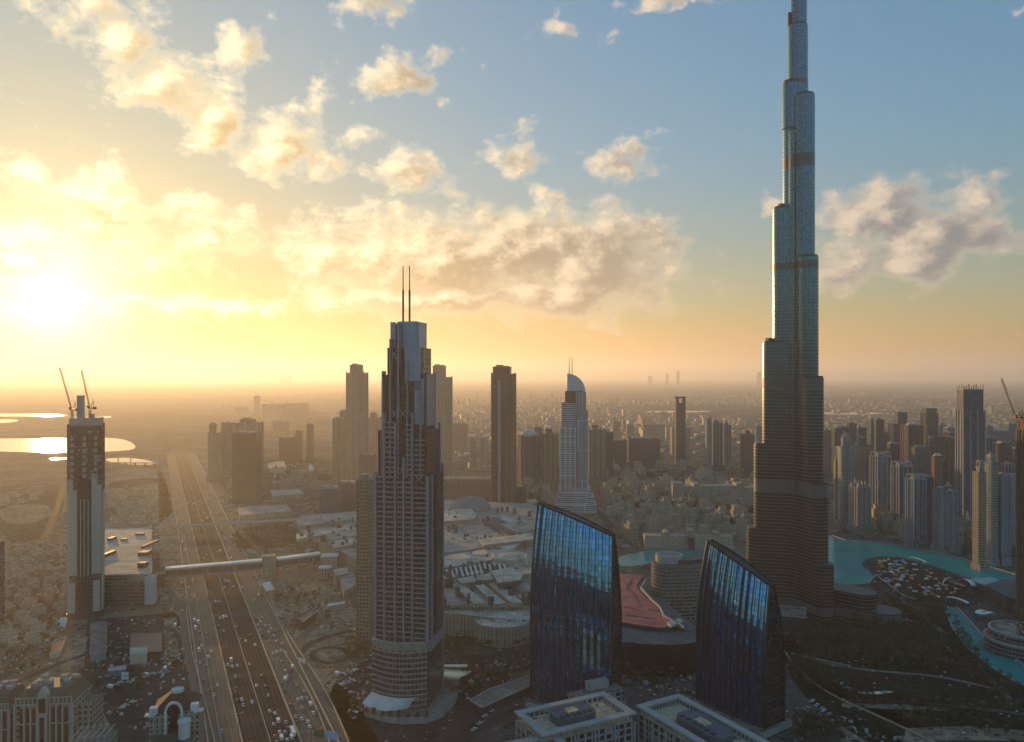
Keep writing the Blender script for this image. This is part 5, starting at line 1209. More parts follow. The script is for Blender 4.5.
for k in range(30):
    x = pg2[0][0] + (pg2[1][0] - pg2[0][0]) * k / 29; b.box(x - .6, x + .9, pg2[0][1] - 1.6, pg2[0][1] - .01, 26 + (k * 7 % 5), 36)
b.build('unfinished_edge', M_CONC, cp)
for lab, pts, z, m, mt in (('open-sided grey site shed below the unfinished cream tower', [(91, 623), (107, 622), (106, 652), (90, 655)], 7, M_CONC, M_ROOF), ('roofless grey site enclosure right of the site shed', [(131, 633), (162, 632), (162, 652), (130, 653)], 6, M_DGREY, M_DGREY), ('pale site hut with a bright edge inside the building yard', [(130, 648), (147, 647), (147, 654), (130, 655)], 9, M_CREAM, M_ROOFL),
        ('small white site cabin by the road left of the building yard', [(60, 618), (67, 618), (66, 623), (60, 623)], 5, M_WHITE, M_LOUV), ('low grey billboard shed at the parking lot edge', [(108, 668), (126, 665), (126, 670), (108, 672)], 5, M_GREY, M_ROOFL), ('striped red-roofed kiosk row on the sandy plot', [(55, 640), (66, 637), (60, 652), (50, 655)], 4, M_CREAM, mat('faded_red_roof', (.20, .085, .07), .9, var=.4, scale=.4))):
    o = thing('site_building', lab, 'building'); slab(o, 'walls', pts, 0, z, m, mt); b = MB(); pg = pix(pts, z)
    for a, c2 in zip(pg, pg[1:] + pg[:1]): b.bar((*a, z + .3), (*c2, z + .3), .5, .6)
    b.build('roof_edge', m, o)

# ------------------------------------------------------------------ low houses: five kinds, copied
hr = random.Random(21)
M_SANDW = facade('sand_house_wall', (.37, .30, .215), (.07, .055, .045), 3.4, 3.6, .42, .45, .6)
M_SANDW2 = facade('pale_sand_house_wall', (.45, .38, .28), (.07, .055, .045), 3.4, 3.2, .42, .45, .6)
M_BRNW = facade('brown_house_wall', (.27, .205, .145), (.055, .045, .04), 3.4, 3.6, .42, .45, .6)
M_HROOF = mat('sand_roof', (.34, .28, .20), .95, var=.25, scale=.1)
def house(name, kind, wallm):
    t = thing(name, 'x', 'house'); q = random.Random(kind)
    blocks = {0: [(-13, 13, -8, 8, 13), (-13, -3, -8, 8, 18), (5, 12, -4, 7, 16)], 1: [(-16, 16, -7, 5, 17), (-16, -7, -14, -7.003, 12), (7, 16, -14, -7.003, 12), (-4, 4, -5, 4, 23)], 2: [(-9, 9, -9, 9, 21), (-6, 6, -6, 6, 26), (-14, -9.003, -6, 8, 11)], 3: [(-20, 20, -6, 6, 14), (-20, -12, -8, 7, 19), (12, 20, -8, 7, 19), (-3, 3, -7.5, 6, 20)], 4: [(-10, 10, -10, 10, 9), (-8, 3, -7, 8, 13)]}[kind]
    b = MB()
    for x0, x1, y0, y1, z in blocks: b.box(x0, x1, y0, y1, 0, z, 0, 1)
    b.build('walls', [wallm, M_HROOF], t)
    b = MB()
    for x0, x1, y0, y1, z in blocks:
        for (xa, xb, ya, yb) in ((x0, x1, y0, y0 + .6), (x0, x1, y1 - .6, y1), (x0, x0 + .6, y0 + .61, y1 - .61), (x1 - .6, x1, y0 + .61, y1 - .61)): b.box(xa, xb, ya, yb, z + .003, z + 1.1)
    b.build('parapet', M_HROOF, t)
    if kind != 4:
        b = MB(); x0, x1, y0, y1, z = blocks[-1]; b.box(x0 + 1, x0 + 3.6, y0 + 1, y0 + 3.6, z, z + 6); b.box(x0 + .7, x0 + 3.9, y0 + .7, y0 + 3.9, z + 6.003, z + 6.8); b.build('wind_tower', wallm, t)
    return t
protos = [house('town_house', 0, M_SANDW), house('town_house', 1, M_SANDW2), house('town_house', 2, M_SANDW), house('town_house', 3, M_BRNW), house('villa', 4, M_SANDW2)]
used = [False] * 5
def put_house(k, px, py, rz, label, group, sc=1.0):
    x, y = P(px, py); loc = (x, y, 0)
    if not used[k]:
        used[k] = True; o = protos[k]; o.location = loc; o.rotation_euler = (0, 0, rz); o['label'] = label; o['group'] = group
    else: o = dup(protos[k], loc, rz, label, group)
    o.scale = (sc, sc, sc * hr.uniform(.8, 1.15)); return o
KN = ['two-step house with wind tower', 'courtyard house with raised centre', 'tall square stepped house', 'brown terrace with raised ends', 'flat pale villa']
zones = [('in the old town rows by the back road', [(604, 486), (672, 482), (676, 497), (606, 503)], 26), ('in the old town before the tallest tower', [(690, 486), (756, 484), (756, 505), (684, 505)], 24), ('in the old town rows behind the left arched mirror-glass tower', [(606, 508), (660, 505), (664, 536), (628, 540)], 28), ('in the old town rows nearest the turquoise canal', [(650, 530), (744, 520), (744, 546), (654, 547)], 26), ('in the middle of the old town', [(664, 506), (748, 506), (744, 524), (668, 528)], 24)]
def inside(p, pg):
    c = False
    for a, d in zip(pg, pg[1:] + pg[:1]):
        if (a[1] > p[1]) != (d[1] > p[1]) and p[0] < (d[0] - a[0]) * (p[1] - a[1]) / (d[1] - a[1]) + a[0]: c = not c
    return c
def scatter(pg, n, gap, seed, avoid=()):
    q = random.Random(seed); w = [P(*p) for p in pg]; xs = [p[0] for p in w]; ys = [p[1] for p in w]; out = []
    for _ in range(n * 60):
        p = (q.uniform(min(xs), max(xs)), q.uniform(min(ys), max(ys)))
        if inside(p, w) and all((p[0]-o[0])**2 + (p[1]-o[1])**2 > gap * gap for o in out) and not any(inside(p, a) for a in avoid):
            out.append(p)
            if len(out) >= n: break
    return out
def topix(x, y): return (512 + x * F / y, HY + H * F / y)
for i, (where, pg, n) in enumerate(zones):
    for (x, y) in scatter(pg, n, 34, 50 + i):
        k = hr.choice([0, 1, 2, 3, 0, 2, 1]); put_house(k, *topix(x, y), hr.choice([0, .3, 1.57, 1.87, -.3, 3.14]), KN[k] + ' ' + where, 'old town houses ' + where)
o = thing('palace_hotel', 'wide cream hotel with ribbed front and corner turrets above the old town roofs', 'hotel', (*P(712, 502), 0), R(3))
b = MB(); b.box(-62, 70, 0, 30, 0, 34, 0, 1); b.build('main_wing', [F_('cream'), M_HROOF], o)
for x0, x1, z in ((-86, -62.003, 42), (-40, -28, 40), (52, 66, 40), (70.003, 100, 30)): b = MB(); b.box(x0, x1, -3, 26, 0, z, 0, 1); b.build('turret_block', [M_SANDW, M_HROOF], o)
b = MB(); b.box(-66, 74, -22, -.003, 0, 8, 0, 1); b.build('front_terrace', [M_DGREY, M_ROOFL], o)
o = thing('waterfront_terrace', 'long sandy arcaded terrace building along the turquoise canal below the old town', 'building', (*P(690, 549), 0), R(-4))
b = MB(); b.box(-70, 66, 0, 22, 0, 20, 0, 1); b.build('walls', [M_SANDW2, M_HROOF], o); b = MB(); b.box(-72, 68, -8, -.003, 0, 5, 0, 1); b.build('arcade', [M_SANDW, M_ROOFL], o)
for bx_ in ((-4, 6, -3, 20, 20, 30), (-40, -32, 0, 20, 20, 26), (36, 46, 0, 20, 20, 26)): b = MB(); b.box(*bx_, 0, 1); b.build('raised_block', [M_SANDW, M_HROOF], o)
b = MB(); b.box(-3.5, 5.5, -8.6, -3.003, 0, 18); b.build('dark_portal', M_DGREY, o)
# villas and low blocks on the left
for i, (where, pg, n, kinds, gap) in enumerate((('in the villa quarter left of the unfinished cream tower', [(2, 548), (66, 546), (58, 590), (46, 615), (2, 620)], 95, (4, 4, 4, 4, 0, 3), 18), ('on the plots below the villa quarter', [(2, 622), (44, 618), (30, 652), (2, 660)], 16, (4, 4, 0), 24), ('between the old road and the unfinished cream tower', [(72, 545), (70, 610), (58, 620), (62, 580)], 12, (4, 0), 22), ('on the hazy sand behind the car park', [(106, 492), (150, 490), (152, 520), (106, 522)], 20, (4, 4, 0), 30), ('near the fields at the left border', [(2, 498), (40, 494), (44, 500), (2, 506)], 9, (4,), 36))):
    for (x, y) in scatter(pg, n, gap, 80 + i):
        k = hr.choice(kinds); put_house(k, *topix(x, y), hr.choice([.5, .55, 2.1, .45]), KN[k] + ' ' + where, 'low buildings ' + where, .6 if k in (0, 3) else .72)
for i, (where, pg, n, gap) in enumerate((('at the foot of the right-hand tower district', [(836, 524), (980, 548), (1010, 560), (1010, 540), (900, 515), (836, 512)], 34, 34), ('behind the tower district on the back road', [(770, 480), (830, 478), (830, 500), (772, 505)], 12, 40), ('along the back road beyond the mall', [(600, 470), (740, 470), (740, 478), (600, 479)], 22, 60), ('between the mall dome and the white hotel tower', [(500, 492), (552, 490), (556, 500), (528, 503)], 8, 40), ('around the foot of the beige twin towers', [(378, 486), (440, 478), (440, 492), (384, 500)], 8, 40), ('beyond the motorway in the left haze', [(212, 484), (300, 472), (330, 478), (300, 486), (240, 500)], 16, 55))):
    for (x, y) in scatter(pg, n, gap, 120 + i):
        k = hr.choice([0, 1, 2, 3]); put_house(k, *topix(x, y), hr.uniform(0, 3), KN[k] + ' ' + where, 'low buildings ' + where, hr.uniform(.9, 1.3))
# far-off city, too small and too many to count
fc = MB(); q = random.Random(77); n = 0
while n < 5200:
    y = q.uniform(2500, 11000); px = q.uniform(-40, 1064); x = (px - 512) * y / F
    if px < 440 and (q.random() < .82 or (px < 215)): continue
    cl = math.sin(x * .0021 + 1.3) + math.sin(y * .0017 + x * .0006)
    if cl < q.uniform(-1.1, .9): continue
    hgt = q.choice([6, 7, 8, 9, 12, 12, 16]) * q.uniform(.8, 1.2) + (q.random() < .03) * q.uniform(20, 50); w = q.uniform(10, 26); n += 1
    fc.rbox(x, y, 0, hgt, w, q.uniform(10, 40), q.choice([.2, .25, 1.8, 1.77, .6]), q.randrange(3), q.randrange(3), bottom=False)
o = fc.build('distant_low_city', [M_SANDW, M_BRNW, M_GREY]); o['kind'] = 'stuff'; o['label'] = 'mass of tiny low buildings fading into the haze'
# ------------------------------------------------------------------ road walls, bridges, gantries
M_BARR = mat('sandy_barrier', (.44, .36, .26), .9, var=.2, scale=.2)
for lab, L in (('long sandy concrete wall left of the lowered main carriageway', 57.5), ('long sandy concrete wall right of the lowered main carriageway', 96.9), ('long sandy parapet on the outer left edge of the motorway', 34.6), ('long sandy parapet on the outer right edge of the motorway', 121.8)):
    b = MB(); wall_strip(b, [RP(L, 430 + 95 * k) for k in range(26)], .9, 0, 1.7); tag(b.build('road_wall', M_BARR), lab, 'road wall')
for lab, L in (('thin kerb rail dividing the left side lanes of the motorway', 43.5), ('thin kerb rail dividing the main carriageway', 76.5)):
    b = MB(); wall_strip(b, [RP(L, 430 + 95 * k) for k in range(24)], .5, 0, .9); tag(b.build('road_divider', M_BARR), lab, 'road divider')
def edge_wall(lab, pix_, off, h=1.6):
    pts = smooth_poly([P(*p) for p in pix_], 2, closed=False); out = []
    for k, p in enumerate(pts):
        a = pts[max(0, k-1)]; c = pts[min(len(pts)-1, k+1)]; d = Vector((c[0]-a[0], c[1]-a[1])).normalized(); out.append((p[0] - d.y * off, p[1] + d.x * off))
    b = MB(); wall_strip(b, out, .8, 0, h); tag(b.build('road_wall', M_BARR), lab, 'road wall')
edge_wall('sandy parapet along the right edge of the curving slip road', [(262, 585), (268, 612), (290, 650), (316, 688), (340, 742), (352, 790)], 6.6)
edge_wall('sandy parapet along the left edge of the curving slip road', [(290, 650), (316, 688), (340, 742), (352, 790)], -6.6)
edge_wall('sandy parapet of the frontage road beside the red-roofed corner block', [(182, 605), (186, 650), (199, 700), (212, 760)], 4.2)
edge_wall('low kerb wall along the park road at the lower right', [(786, 640), (800, 662), (830, 690), (880, 712), (930, 735), (990, 765)], -8.6, 1.3)
edge_wall('white railing along the upper park path', [(790, 655), (820, 662), (850, 668)], 4.2, 1.2)
def viaduct(lab, a, c, w, z0, z1, piers, name='overpass', m=None):
    A, B_ = Vector(a), Vector(c); d = B_ - A; t = thing(name, lab, 'bridge', (A.x, A.y, 0), math.atan2(d.y, d.x)); L = d.length
    b = MB(); b.box(0, L, -w/2, w/2, z0, z0 + 1.6); b.build('deck', m or M_CONC, t)
    b = MB(); b.box(0, L, -w/2 - .4, -w/2, z0 + .4, z1); b.build('parapet', M_BARR, t); b = MB(); b.box(0, L, w/2, w/2 + .4, z0 + .4, z1); b.build('parapet', M_BARR, t)
    for k in range(piers):
        x = L * (k + .5) / piers; b = MB(); b.box(x - 1.1, x + 1.1, -w * .3, w * .3, 0, z0 - .003); b.box(x - 1.3, x + 1.3, -w * .46, w * .46, z0 - 1.6, z0 - .006); b.build('pier', M_CONC, t)
    return t
viaduct('road bridge crossing the motorway beyond the covered footbridge', P(155, 533), P(312, 524), 12, 8, 10.8, 9)
viaduct('tall bridge frame under construction over the lagoon, upper deck', P(99, 463.5), P(137, 461.5), 16, 27, 31, 3)
viaduct('low causeway bridge in front of the tall bridge frame by the lagoon', P(101, 467), P(160, 467.5), 14, 12, 14, 6)
fb = thing('covered_footbridge', 'long covered footbridge with a bright white roof crossing the motorway', 'footbridge', (*P(166, 584), 0)); A = Vector(P(166, 584)); B_ = Vector(P(262, 575)); d = B_ - A; fb.rotation_euler = (0, 0, math.atan2(d.y, d.x)); L = d.length
M_TUBE = facade('footbridge_glazing', (.20, .19, .17), (.04, .04, .045), 9, 3.0, .8, .7, .3)
b = MB(); b.box(0, L, -4, 4, 9, 19, 0, 0); b.build('glazed_tube', M_TUBE, fb); b = MB(); b.box(-1, L, -5.4, 5.4, 19.003, 21.4); b.build('white_roof', M_LIDW, fb); b = MB(); b.box(0, L, -4.4, 4.4, 7.6, 8.997); b.build('deck', M_CONC, fb)
for k in range(6): b = MB(); x = L * (k + .4) / 6; b.box(x - 1, x + 1, -2.5, 2.5, 0, 7.59); b.build('pier', M_CONC, fb)
b = MB(); b.box(L + .003, L + 18, -6, 7, 0, 26); b.build('lift_tower', M_MW, fb)
b = MB(); b.box(-26, -1.003, -6, 6, 0, 15, 0, 0); b.build('stair_block', M_DGREY, fb)
fb = thing('covered_footbridge', 'shorter covered footbridge with a white roof running on to the mall annexe', 'footbridge', (*P(277, 573.5), 0)); A = Vector(P(277, 573.5)); B_ = Vector(P(319, 567.5)); d = B_ - A; fb.rotation_euler = (0, 0, math.atan2(d.y, d.x)); L = d.length
b = MB(); b.box(0, L, -4, 4, 9, 19, 0, 0); b.build('glazed_tube', M_TUBE, fb); b = MB(); b.box(-1, L + 1, -5.4, 5.4, 19.003, 21.4); b.build('white_roof', M_LIDW, fb)
for k in range(3): b = MB(); x = L * (k + .5) / 3; b.box(x - 1, x + 1, -2.5, 2.5, 0, 8.99); b.build('pier', M_CONC, fb)
def gantry(lab, p, rz, w, panels, hgt=8.0):
    t = thing('sign_gantry', lab, 'sign gantry', (*p, 0), rz); b = MB(); b.bar((-w/2, 0, 0), (-w/2, 0, hgt), .5); b.build('post', M_STEEL, t); b = MB(); b.bar((w/2, 0, 0), (w/2, 0, hgt), .5); b.build('post', M_STEEL, t)
    b = MB(); b.bar((-w/2, 0, hgt), (w/2, 0, hgt), .5); b.bar((-w/2, 0, hgt - 1.6), (w/2, 0, hgt - 1.6), .4)
    for k in range(8): b.bar((-w/2 + w * k / 8, 0, hgt - 1.6), (-w/2 + w * (k + 1) / 8, 0, hgt), .2)
    b.build('truss', M_STEEL, t)
    for x0, x1, z0, z1, m in panels: b = MB(); b.box(x0, x1, -.6, -.35, z0, z1); b.build('sign_panel', m, t)
M_SGRN = mat('green_sign', (.03, .16, .07), .5, var=.1); M_SBLU = mat('pale_blue_sign', (.30, .48, .66), .5, var=.1); M_SWHT = mat('white_sign', (.66, .66, .64), .6, var=.08)
gantry('sign gantry with one green and one pale blue panel over the slip road', P(326, 744), R(-18), 24, [(-10, -1.5, 4.4, 9.4, M_SGRN), (-.5, 9.5, 4.2, 10, M_SBLU)], 8)
gantry('sign gantry with one white panel over the narrow slip road', P(302, 668), R(-30), 12, [(-4.5, 4.5, 5, 9, M_SWHT)], 8)
gantry('sign gantry with a blank white board across the main carriageway', P(227, 586), R(-25) * -1 + R(-40), 14, [(-5, 5, 5.5, 8.5, M_SWHT)], 8)
b = MB(); t = thing('notice_board', 'cluster of small white squares, a four-part board standing on the parking lot', 'board', (*P(125, 683), 0)); b.bar((-3, 0, 0), (-3, 0, 4), .4); b.bar((3, 0, 0), (3, 0, 4), .4); b.build('posts', M_STEEL, t)
for x in (-3.1, .3):
    for z in (3, 6.6): b = MB(); b.box(x, x + 2.9, -.3, 0, z, z + 3.1); b.build('board_panel', M_SWHT, t)

# ------------------------------------------------------------------ street lamps
def lamp(label):
    t = thing('street_lamp', label, 'street lamp', (0, 0, 0)); b = MB(); b.lathe([(.28, 0), (.16, 13)], 6); b.build('pole', M_STEEL, t)
    for sx in (-1, 1): b = MB(); b.bar((0, 0, 13), (sx * 3, 0, 13.5), .18); b.box(sx * 3 - .7, sx * 3 + .7, -.3, .3, 13.4, 13.7); b.build('lamp_arm', M_STEEL, t)
    return t
lp = None
for L, lab in ((97.6, 'double-armed street lamp in the line along the right wall of the main carriageway'), (56.9, 'double-armed street lamp in the line along the left wall of the main carriageway')):
    for k in range(17):
        if lp is None: lp = lamp(lab); lp['group'] = 'motorway lamps'; lp.location = (*RP(L, 560), 0); lp.rotation_euler = (0, 0, R(25.1))
        else: dup(lp, (*RP(L, 560 + 52 * k), 0), R(25.1), lab, 'motorway lamps')

# ------------------------------------------------------------------ vehicles
M_TYRE = mat('tyre_rubber', (.02, .02, .02), .9); M_WIND = mat('car_window', (.015, .017, .02), .1, 0, .6)
def car(label, col, kind='car'):
    t = thing({'car': 'car', 'bus': 'bus', 'van': 'delivery_van'}[kind], label, kind); m = mat('car_paint_' + '_'.join(str(int(c * 100)) for c in col), col, .3, .1, .5, .05)
    if kind == 'car':
        L, W = 4.7, 1.9; prof = [(-2.35, .35), (2.35, .35), (2.35, .75), (1.25, .98), (-2.1, 1.02), (-2.35, .8)]; cab = [(-1.75, 1.0), (1.2, .97), (.45, 1.5), (-1.15, 1.52)]
    elif kind == 'van': L, W = 6, 2.1; prof = [(-3, .4), (3, .4), (3, 1.2), (2.3, 1.4), (1.8, 2.5), (-3, 2.6)]; cab = [(1.7, 1.5), (2.32, 1.42), (1.95, 2.3), (1.5, 2.3)]
    else: L, W = 11.5, 2.6; prof = [(-5.75, .4), (5.75, .4), (5.75, 2.8), (5.4, 3.1), (-5.75, 3.1)]; cab = [(-5.2, 1.5), (5.78, 1.5), (5.78, 2.5), (-5.2, 2.5)]
    def ext(pr, w):
        b = MB(); n = len(pr)
        for k in range(n):
            (xa, za), (xb, zb) = pr[k], pr[(k + 1) % n]; b.face([(-w, xa, za), (-w, xb, zb), (w, xb, zb), (w, xa, za)])
        b.face([(w, x, z) for x, z in pr]); b.face([(-w, x, z) for x, z in pr][::-1]); return b
    ext(prof, W / 2).build('body', m, t); ext(cab, W / 2 * (.86 if kind == 'car' else 1.02)).build('windows', M_WIND, t)
    if kind == 'car': b = MB(); b.box(-.72, .72, -1.1, .4, 1.505, 1.56); b.build('roof', m, t)
    for y in (-L * .3, L * .31):
        for x in (-W/2 + .05, W/2 - .05):
            b = MB(); b.lathe([(0, -.11), (.34, -.11), (.34, .11), (0, .11)], 10); o = b.build('wheel', M_TYRE, t, (x, y, .34)); o.rotation_euler = (0, R(90), 0)
    return t
CARS = [['white car', (.75, .75, .73), 'car', None], ['silver car', (.42, .43, .44), 'car', None], ['black car', (.02, .02, .022), 'car', None], ['dark red car', (.20, .03, .025), 'car', None], ['white van', (.72, .72, .70), 'van', None], ['white bus', (.70, .70, .68), 'bus', None]]
def put_car(k, x, y, rz, where):
    c = CARS[k]; lab = c[0] + ' ' + where; gr = 'vehicles ' + where
    if c[3] is None: c[3] = car(lab, c[1], c[2]); c[3]['group'] = gr; c[3].location = (x, y, .03); c[3].rotation_euler = (0, 0, rz); o = c[3]
    else: o = dup(c[3], (x, y, .03), rz, lab, gr)
    o.scale = (1.12, 1.12, 1.12)
cr = random.Random(33); pick = lambda: cr.choice([0, 0, 0, 0, 1, 1, 2, 2, 3, 4])
taken = []
def lane_cars(L0, nl, s0, s1, n, where, flip=False, bias=1.0):
    for _ in range(n):
        for _t in range(20):
            L = L0 + 3.6 * cr.randrange(nl) + cr.uniform(-.3, .3); s = s0 + (s1 - s0) * cr.random() ** bias
            if all(abs(L - l2) > 2.6 or abs(s - s2) > 9 for l2, s2 in taken): break
        else: continue
        taken.append((L, s)); put_car(pick(), *RP(L, s), R(25.1) + (math.pi if flip else 0) + cr.uniform(-.03, .03), where)
lane_cars(100, 5, 585, 900, 44, 'on the right side carriageway before the footbridge', bias=1.1)
lane_cars(100, 5, 960, 1900, 30, 'on the right side carriageway beyond the footbridge')
lane_cars(38, 4, 580, 930, 17, 'on the left side carriageway before the footbridge', True)
lane_cars(38, 4, 960, 1900, 22, 'on the left side carriageway beyond the footbridge', True)
lane_cars(61, 4, 640, 930, 16, 'on the left half of the main carriageway before the footbridge', True)
lane_cars(79, 4, 560, 900, 16, 'on the right half of the main carriageway before the footbridge')
lane_cars(61, 9, 960, 1900, 44, 'on the main carriageway beyond the footbridge', True)
lane_cars(81, 4, 556, 612, 16, 'in the traffic jam at the near end of the main carriageway')
put_car(5, *RP(93.5, 590), R(25.1), 'in the traffic jam at the near end of the main carriageway')
for px, py in ((181, 586), ):
    pass
for (x0, y0, x1, y1, n, where, rz) in ((334, 676, 372, 667, 9, 'in the upper parking strip left of the foreground hotel tower', .9), (338, 686, 374, 676, 8, 'in the lower parking strip left of the foreground hotel tower', .9), (452, 680, 500, 662, 9, 'in the hotel car park right of the foreground hotel tower', -.3), (458, 692, 480, 678, 5, 'among the trees right of the foreground hotel tower', .5), (624, 676, 668, 690, 10, 'parked before the black mall front', -.7), (810, 672, 852, 690, 12, 'on the park road at the lower right', -.9), (812, 700, 830, 716, 5, 'parked near the right arched mirror-glass tower', -.9), (100, 690, 175, 668, 12, 'on the parking lot at the lower left', 1.3), (108, 715, 140, 700, 8, 'on the street beside the ornate block', -1.1), (470, 732, 512, 690, 7, 'on the street between the hotel tower and the office roofs', -.75), (5, 640, 60, 620, 12, 'along the road below the villa quarter', 1.0), (175, 622, 160, 690, 8, 'on the frontage plots left of the motorway', .3)):
    for k in range(n):
        t = (k + .5) / n; px, py = x0 + (x1 - x0) * t + cr.uniform(-1.5, 1.5), y0 + (y1 - y0) * t + cr.uniform(-1, 1); put_car(pick(), *P(px, py), rz + cr.uniform(-.08, .08), where)
# ------------------------------------------------------------------ trees
def leaf_mat(name, a, c):
    m, q, b = new_mat(name); g_ = q.n('ShaderNodeNewGeometry'); r = g_.outputs['Random Per Island']
    oi = q.n('ShaderNodeObjectInfo').outputs['Random']
    q.put(b.inputs['Base Color'], q.mix(q.m('MULTIPLY_ADD', r, .7, q.m('MULTIPLY', oi, .3)), a, c)); b.inputs['Roughness'].default_value = .7; b.inputs['Specular IOR Level'].default_value = .2
    return m
M_LEAF = leaf_mat('dark_leaves', (.018, .028, .012), (.06, .078, .03)); M_FROND = leaf_mat('palm_fronds', (.03, .042, .018), (.085, .09, .04)); M_BARK = mat('bark', (.10, .075, .05), .9)
def clump(b, c, r, n, q, size):
    for _ in range(n):
        d = Vector((q.gauss(0, 1), q.gauss(0, 1), q.gauss(0, 1))).normalized() * r * q.random() ** .4; d.z *= .75; p = Vector(c) + d
        u = Vector((q.gauss(0, 1), q.gauss(0, 1), q.gauss(0, .6))).normalized(); w = u.cross(Vector((q.gauss(0, 1), q.gauss(0, 1), q.gauss(0, 1)))).normalized(); s = size * q.uniform(.6, 1.2)
        b.face([p - u * s, p - w * s * .7, p + u * s, p + w * s * .7])
def tree(seed, hgt, spread):
    q = random.Random(seed); t = thing('tree', 'x', 'tree'); b = MB(); b.lathe([(.42, 0), (.3, hgt * .3), (.2, hgt * .5)], 7); cen = []
    for k in range(7):
        a = 2 * math.pi * k / 7 + q.uniform(-.4, .4); r = spread * q.uniform(.35, .8); c = (r * math.cos(a), r * math.sin(a), hgt * q.uniform(.5, .85)); cen.append(c); b.bar((0, 0, hgt * .35), c, .2)
    cen.append((q.uniform(-.5, .5), q.uniform(-.5, .5), hgt * .86)); b.build('trunk', M_BARK, t); b = MB()
    for c in cen: clump(b, c, spread * q.uniform(.36, .6), 30, q, .62)
    b.build('crown', M_LEAF, t); return t
def palm(seed, hgt):
    q = random.Random(seed); t = thing('palm_tree', 'x', 'palm tree'); b = MB(); b.lathe([(.34, 0), (.24, hgt * .5), (.28, hgt)], 7); b.build('trunk', M_BARK, t); b = MB()
    for k in range(18):
        a = 2 * math.pi * k / 18 + q.uniform(-.15, .15); up = q.uniform(.1, 1.1); prev = Vector((0, 0, hgt)); L = q.uniform(2.8, 3.6); w0 = .55
        for j in range(4):
            e = up - j * .55; nx = prev + Vector((math.cos(a) * math.cos(e), math.sin(a) * math.cos(e), math.sin(e))) * L / 4; sd = Vector((-math.sin(a), math.cos(a), 0)); w1 = w0 * (1.1, 1, .7, .1)[j]
            b.face([prev - sd * w0, prev + sd * w0, nx + sd * w1, nx - sd * w1]); prev, w0 = nx, w1
    b.build('crown', M_FROND, t); return t
TP = [tree(1, 9, 4.6), tree(2, 11, 5.4), tree(3, 7.5, 4.2), palm(4, 9)]; TU = [False] * 4
TN = ['rounded dark tree', 'tall spreading dark tree', 'small dark tree', 'palm tree']; tq = random.Random(44)
def put_tree(k, x, y, where, sc=1.0):
    lab = TN[k] + ' ' + where; gr = 'trees ' + where; rz = tq.uniform(0, 6.28)
    if not TU[k]: TU[k] = True; o = TP[k]; o.location = (x, y, 0); o['label'] = lab; o['group'] = gr
    else: o = dup(TP[k], (x, y, 0), rz, lab, gr)
    s = sc * tq.uniform(.8, 1.25); o.scale = (s, s, s * tq.uniform(.85, 1.15))
GROVES = [('in the dark grove in the middle of the park', [(805, 632), (850, 622), (900, 630), (950, 640), (945, 664), (880, 668), (830, 660), (800, 648)], 76, 8.5, (0, 1, 2), 1.25), ('on the park slope below the tallest tower', [(822, 604), (880, 596), (935, 604), (940, 620), (890, 616), (840, 616)], 22, 11, (0, 2, 1), 1.0), ('in the grove beside the park road', [(795, 660), (830, 676), (850, 690), (820, 690), (795, 676)], 22, 9, (0, 1), 1.1),
    ('in the tongue of trees beside the lower canal', [(915, 612), (942, 608), (950, 630), (930, 640), (915, 632)], 18, 9, (1, 0), 1.2), ('along the lower canal bank', [(955, 640), (975, 660), (1000, 680), (1020, 690), (1000, 700), (962, 664)], 26, 9, (0, 3, 2), 1.0), ('in the row above the sandy strip at the lower right', [(850, 698), (890, 700), (930, 700), (930, 706), (850, 705)], 16, 9, (0, 2), 1.0),
    ('scattered over the lower right park edge', [(900, 710), (1010, 705), (1020, 735), (960, 732), (900, 722)], 22, 11, (3, 0, 2), .9), ('at the bottom by the right arched mirror-glass tower', [(800, 718), (830, 728), (850, 741), (800, 741)], 14, 8, (0, 1), 1.0), ('between the parking strips and the foreground hotel tower', [(345, 640), (365, 640), (368, 668), (345, 664)], 10, 9, (2, 3), .8),
    ('in the hotel garden right of the foreground hotel tower', [(446, 668), (500, 660), (525, 676), (490, 690), (450, 700)], 20, 9, (0, 3, 2), .85), ('before the black mall front', [(622, 672), (672, 676), (680, 690), (640, 686)], 14, 8, (3, 2), .9), ('along the shaded mall wall', [(440, 643), (530, 640), (530, 648), (440, 655)], 10, 10, (0, 2), .8), ('on the sandy plot between the motorway and the mall', [(270, 595), (320, 585), (330, 620), (300, 630), (280, 615)], 14, 12, (2, 3), .8), ('at the motorway bend under the footbridge', [(232, 540), (262, 538), (268, 552), (240, 556)], 16, 11, (1, 0), 1.1),
    ('in the parking lot at the lower left', [(90, 676), (180, 668), (185, 690), (100, 700)], 8, 11, (2, 0), .8), ('among the villas left of the unfinished cream tower', [(4, 550), (62, 550), (44, 612), (4, 618)], 8, 18, (0, 2), .95), ('below the villa quarter by the old road', [(2, 625), (60, 625), (50, 665), (2, 680)], 10, 14, (0, 2), 1.0), ('among the old town houses', [(606, 486), (756, 486), (744, 545), (640, 545)], 8, 22, (0, 3, 1), 1.1), ('at the foot of the right-hand towers', [(836, 528), (960, 548), (980, 560), (940, 556), (850, 540)], 12, 14, (3, 0), 1.0)]
for i, (where, pg, n, gap, kinds, sc) in enumerate(GROVES):
    for (x, y) in scatter(pg, n, gap * .72, 300 + i): put_tree(tq.choice(kinds), x, y, where, sc)
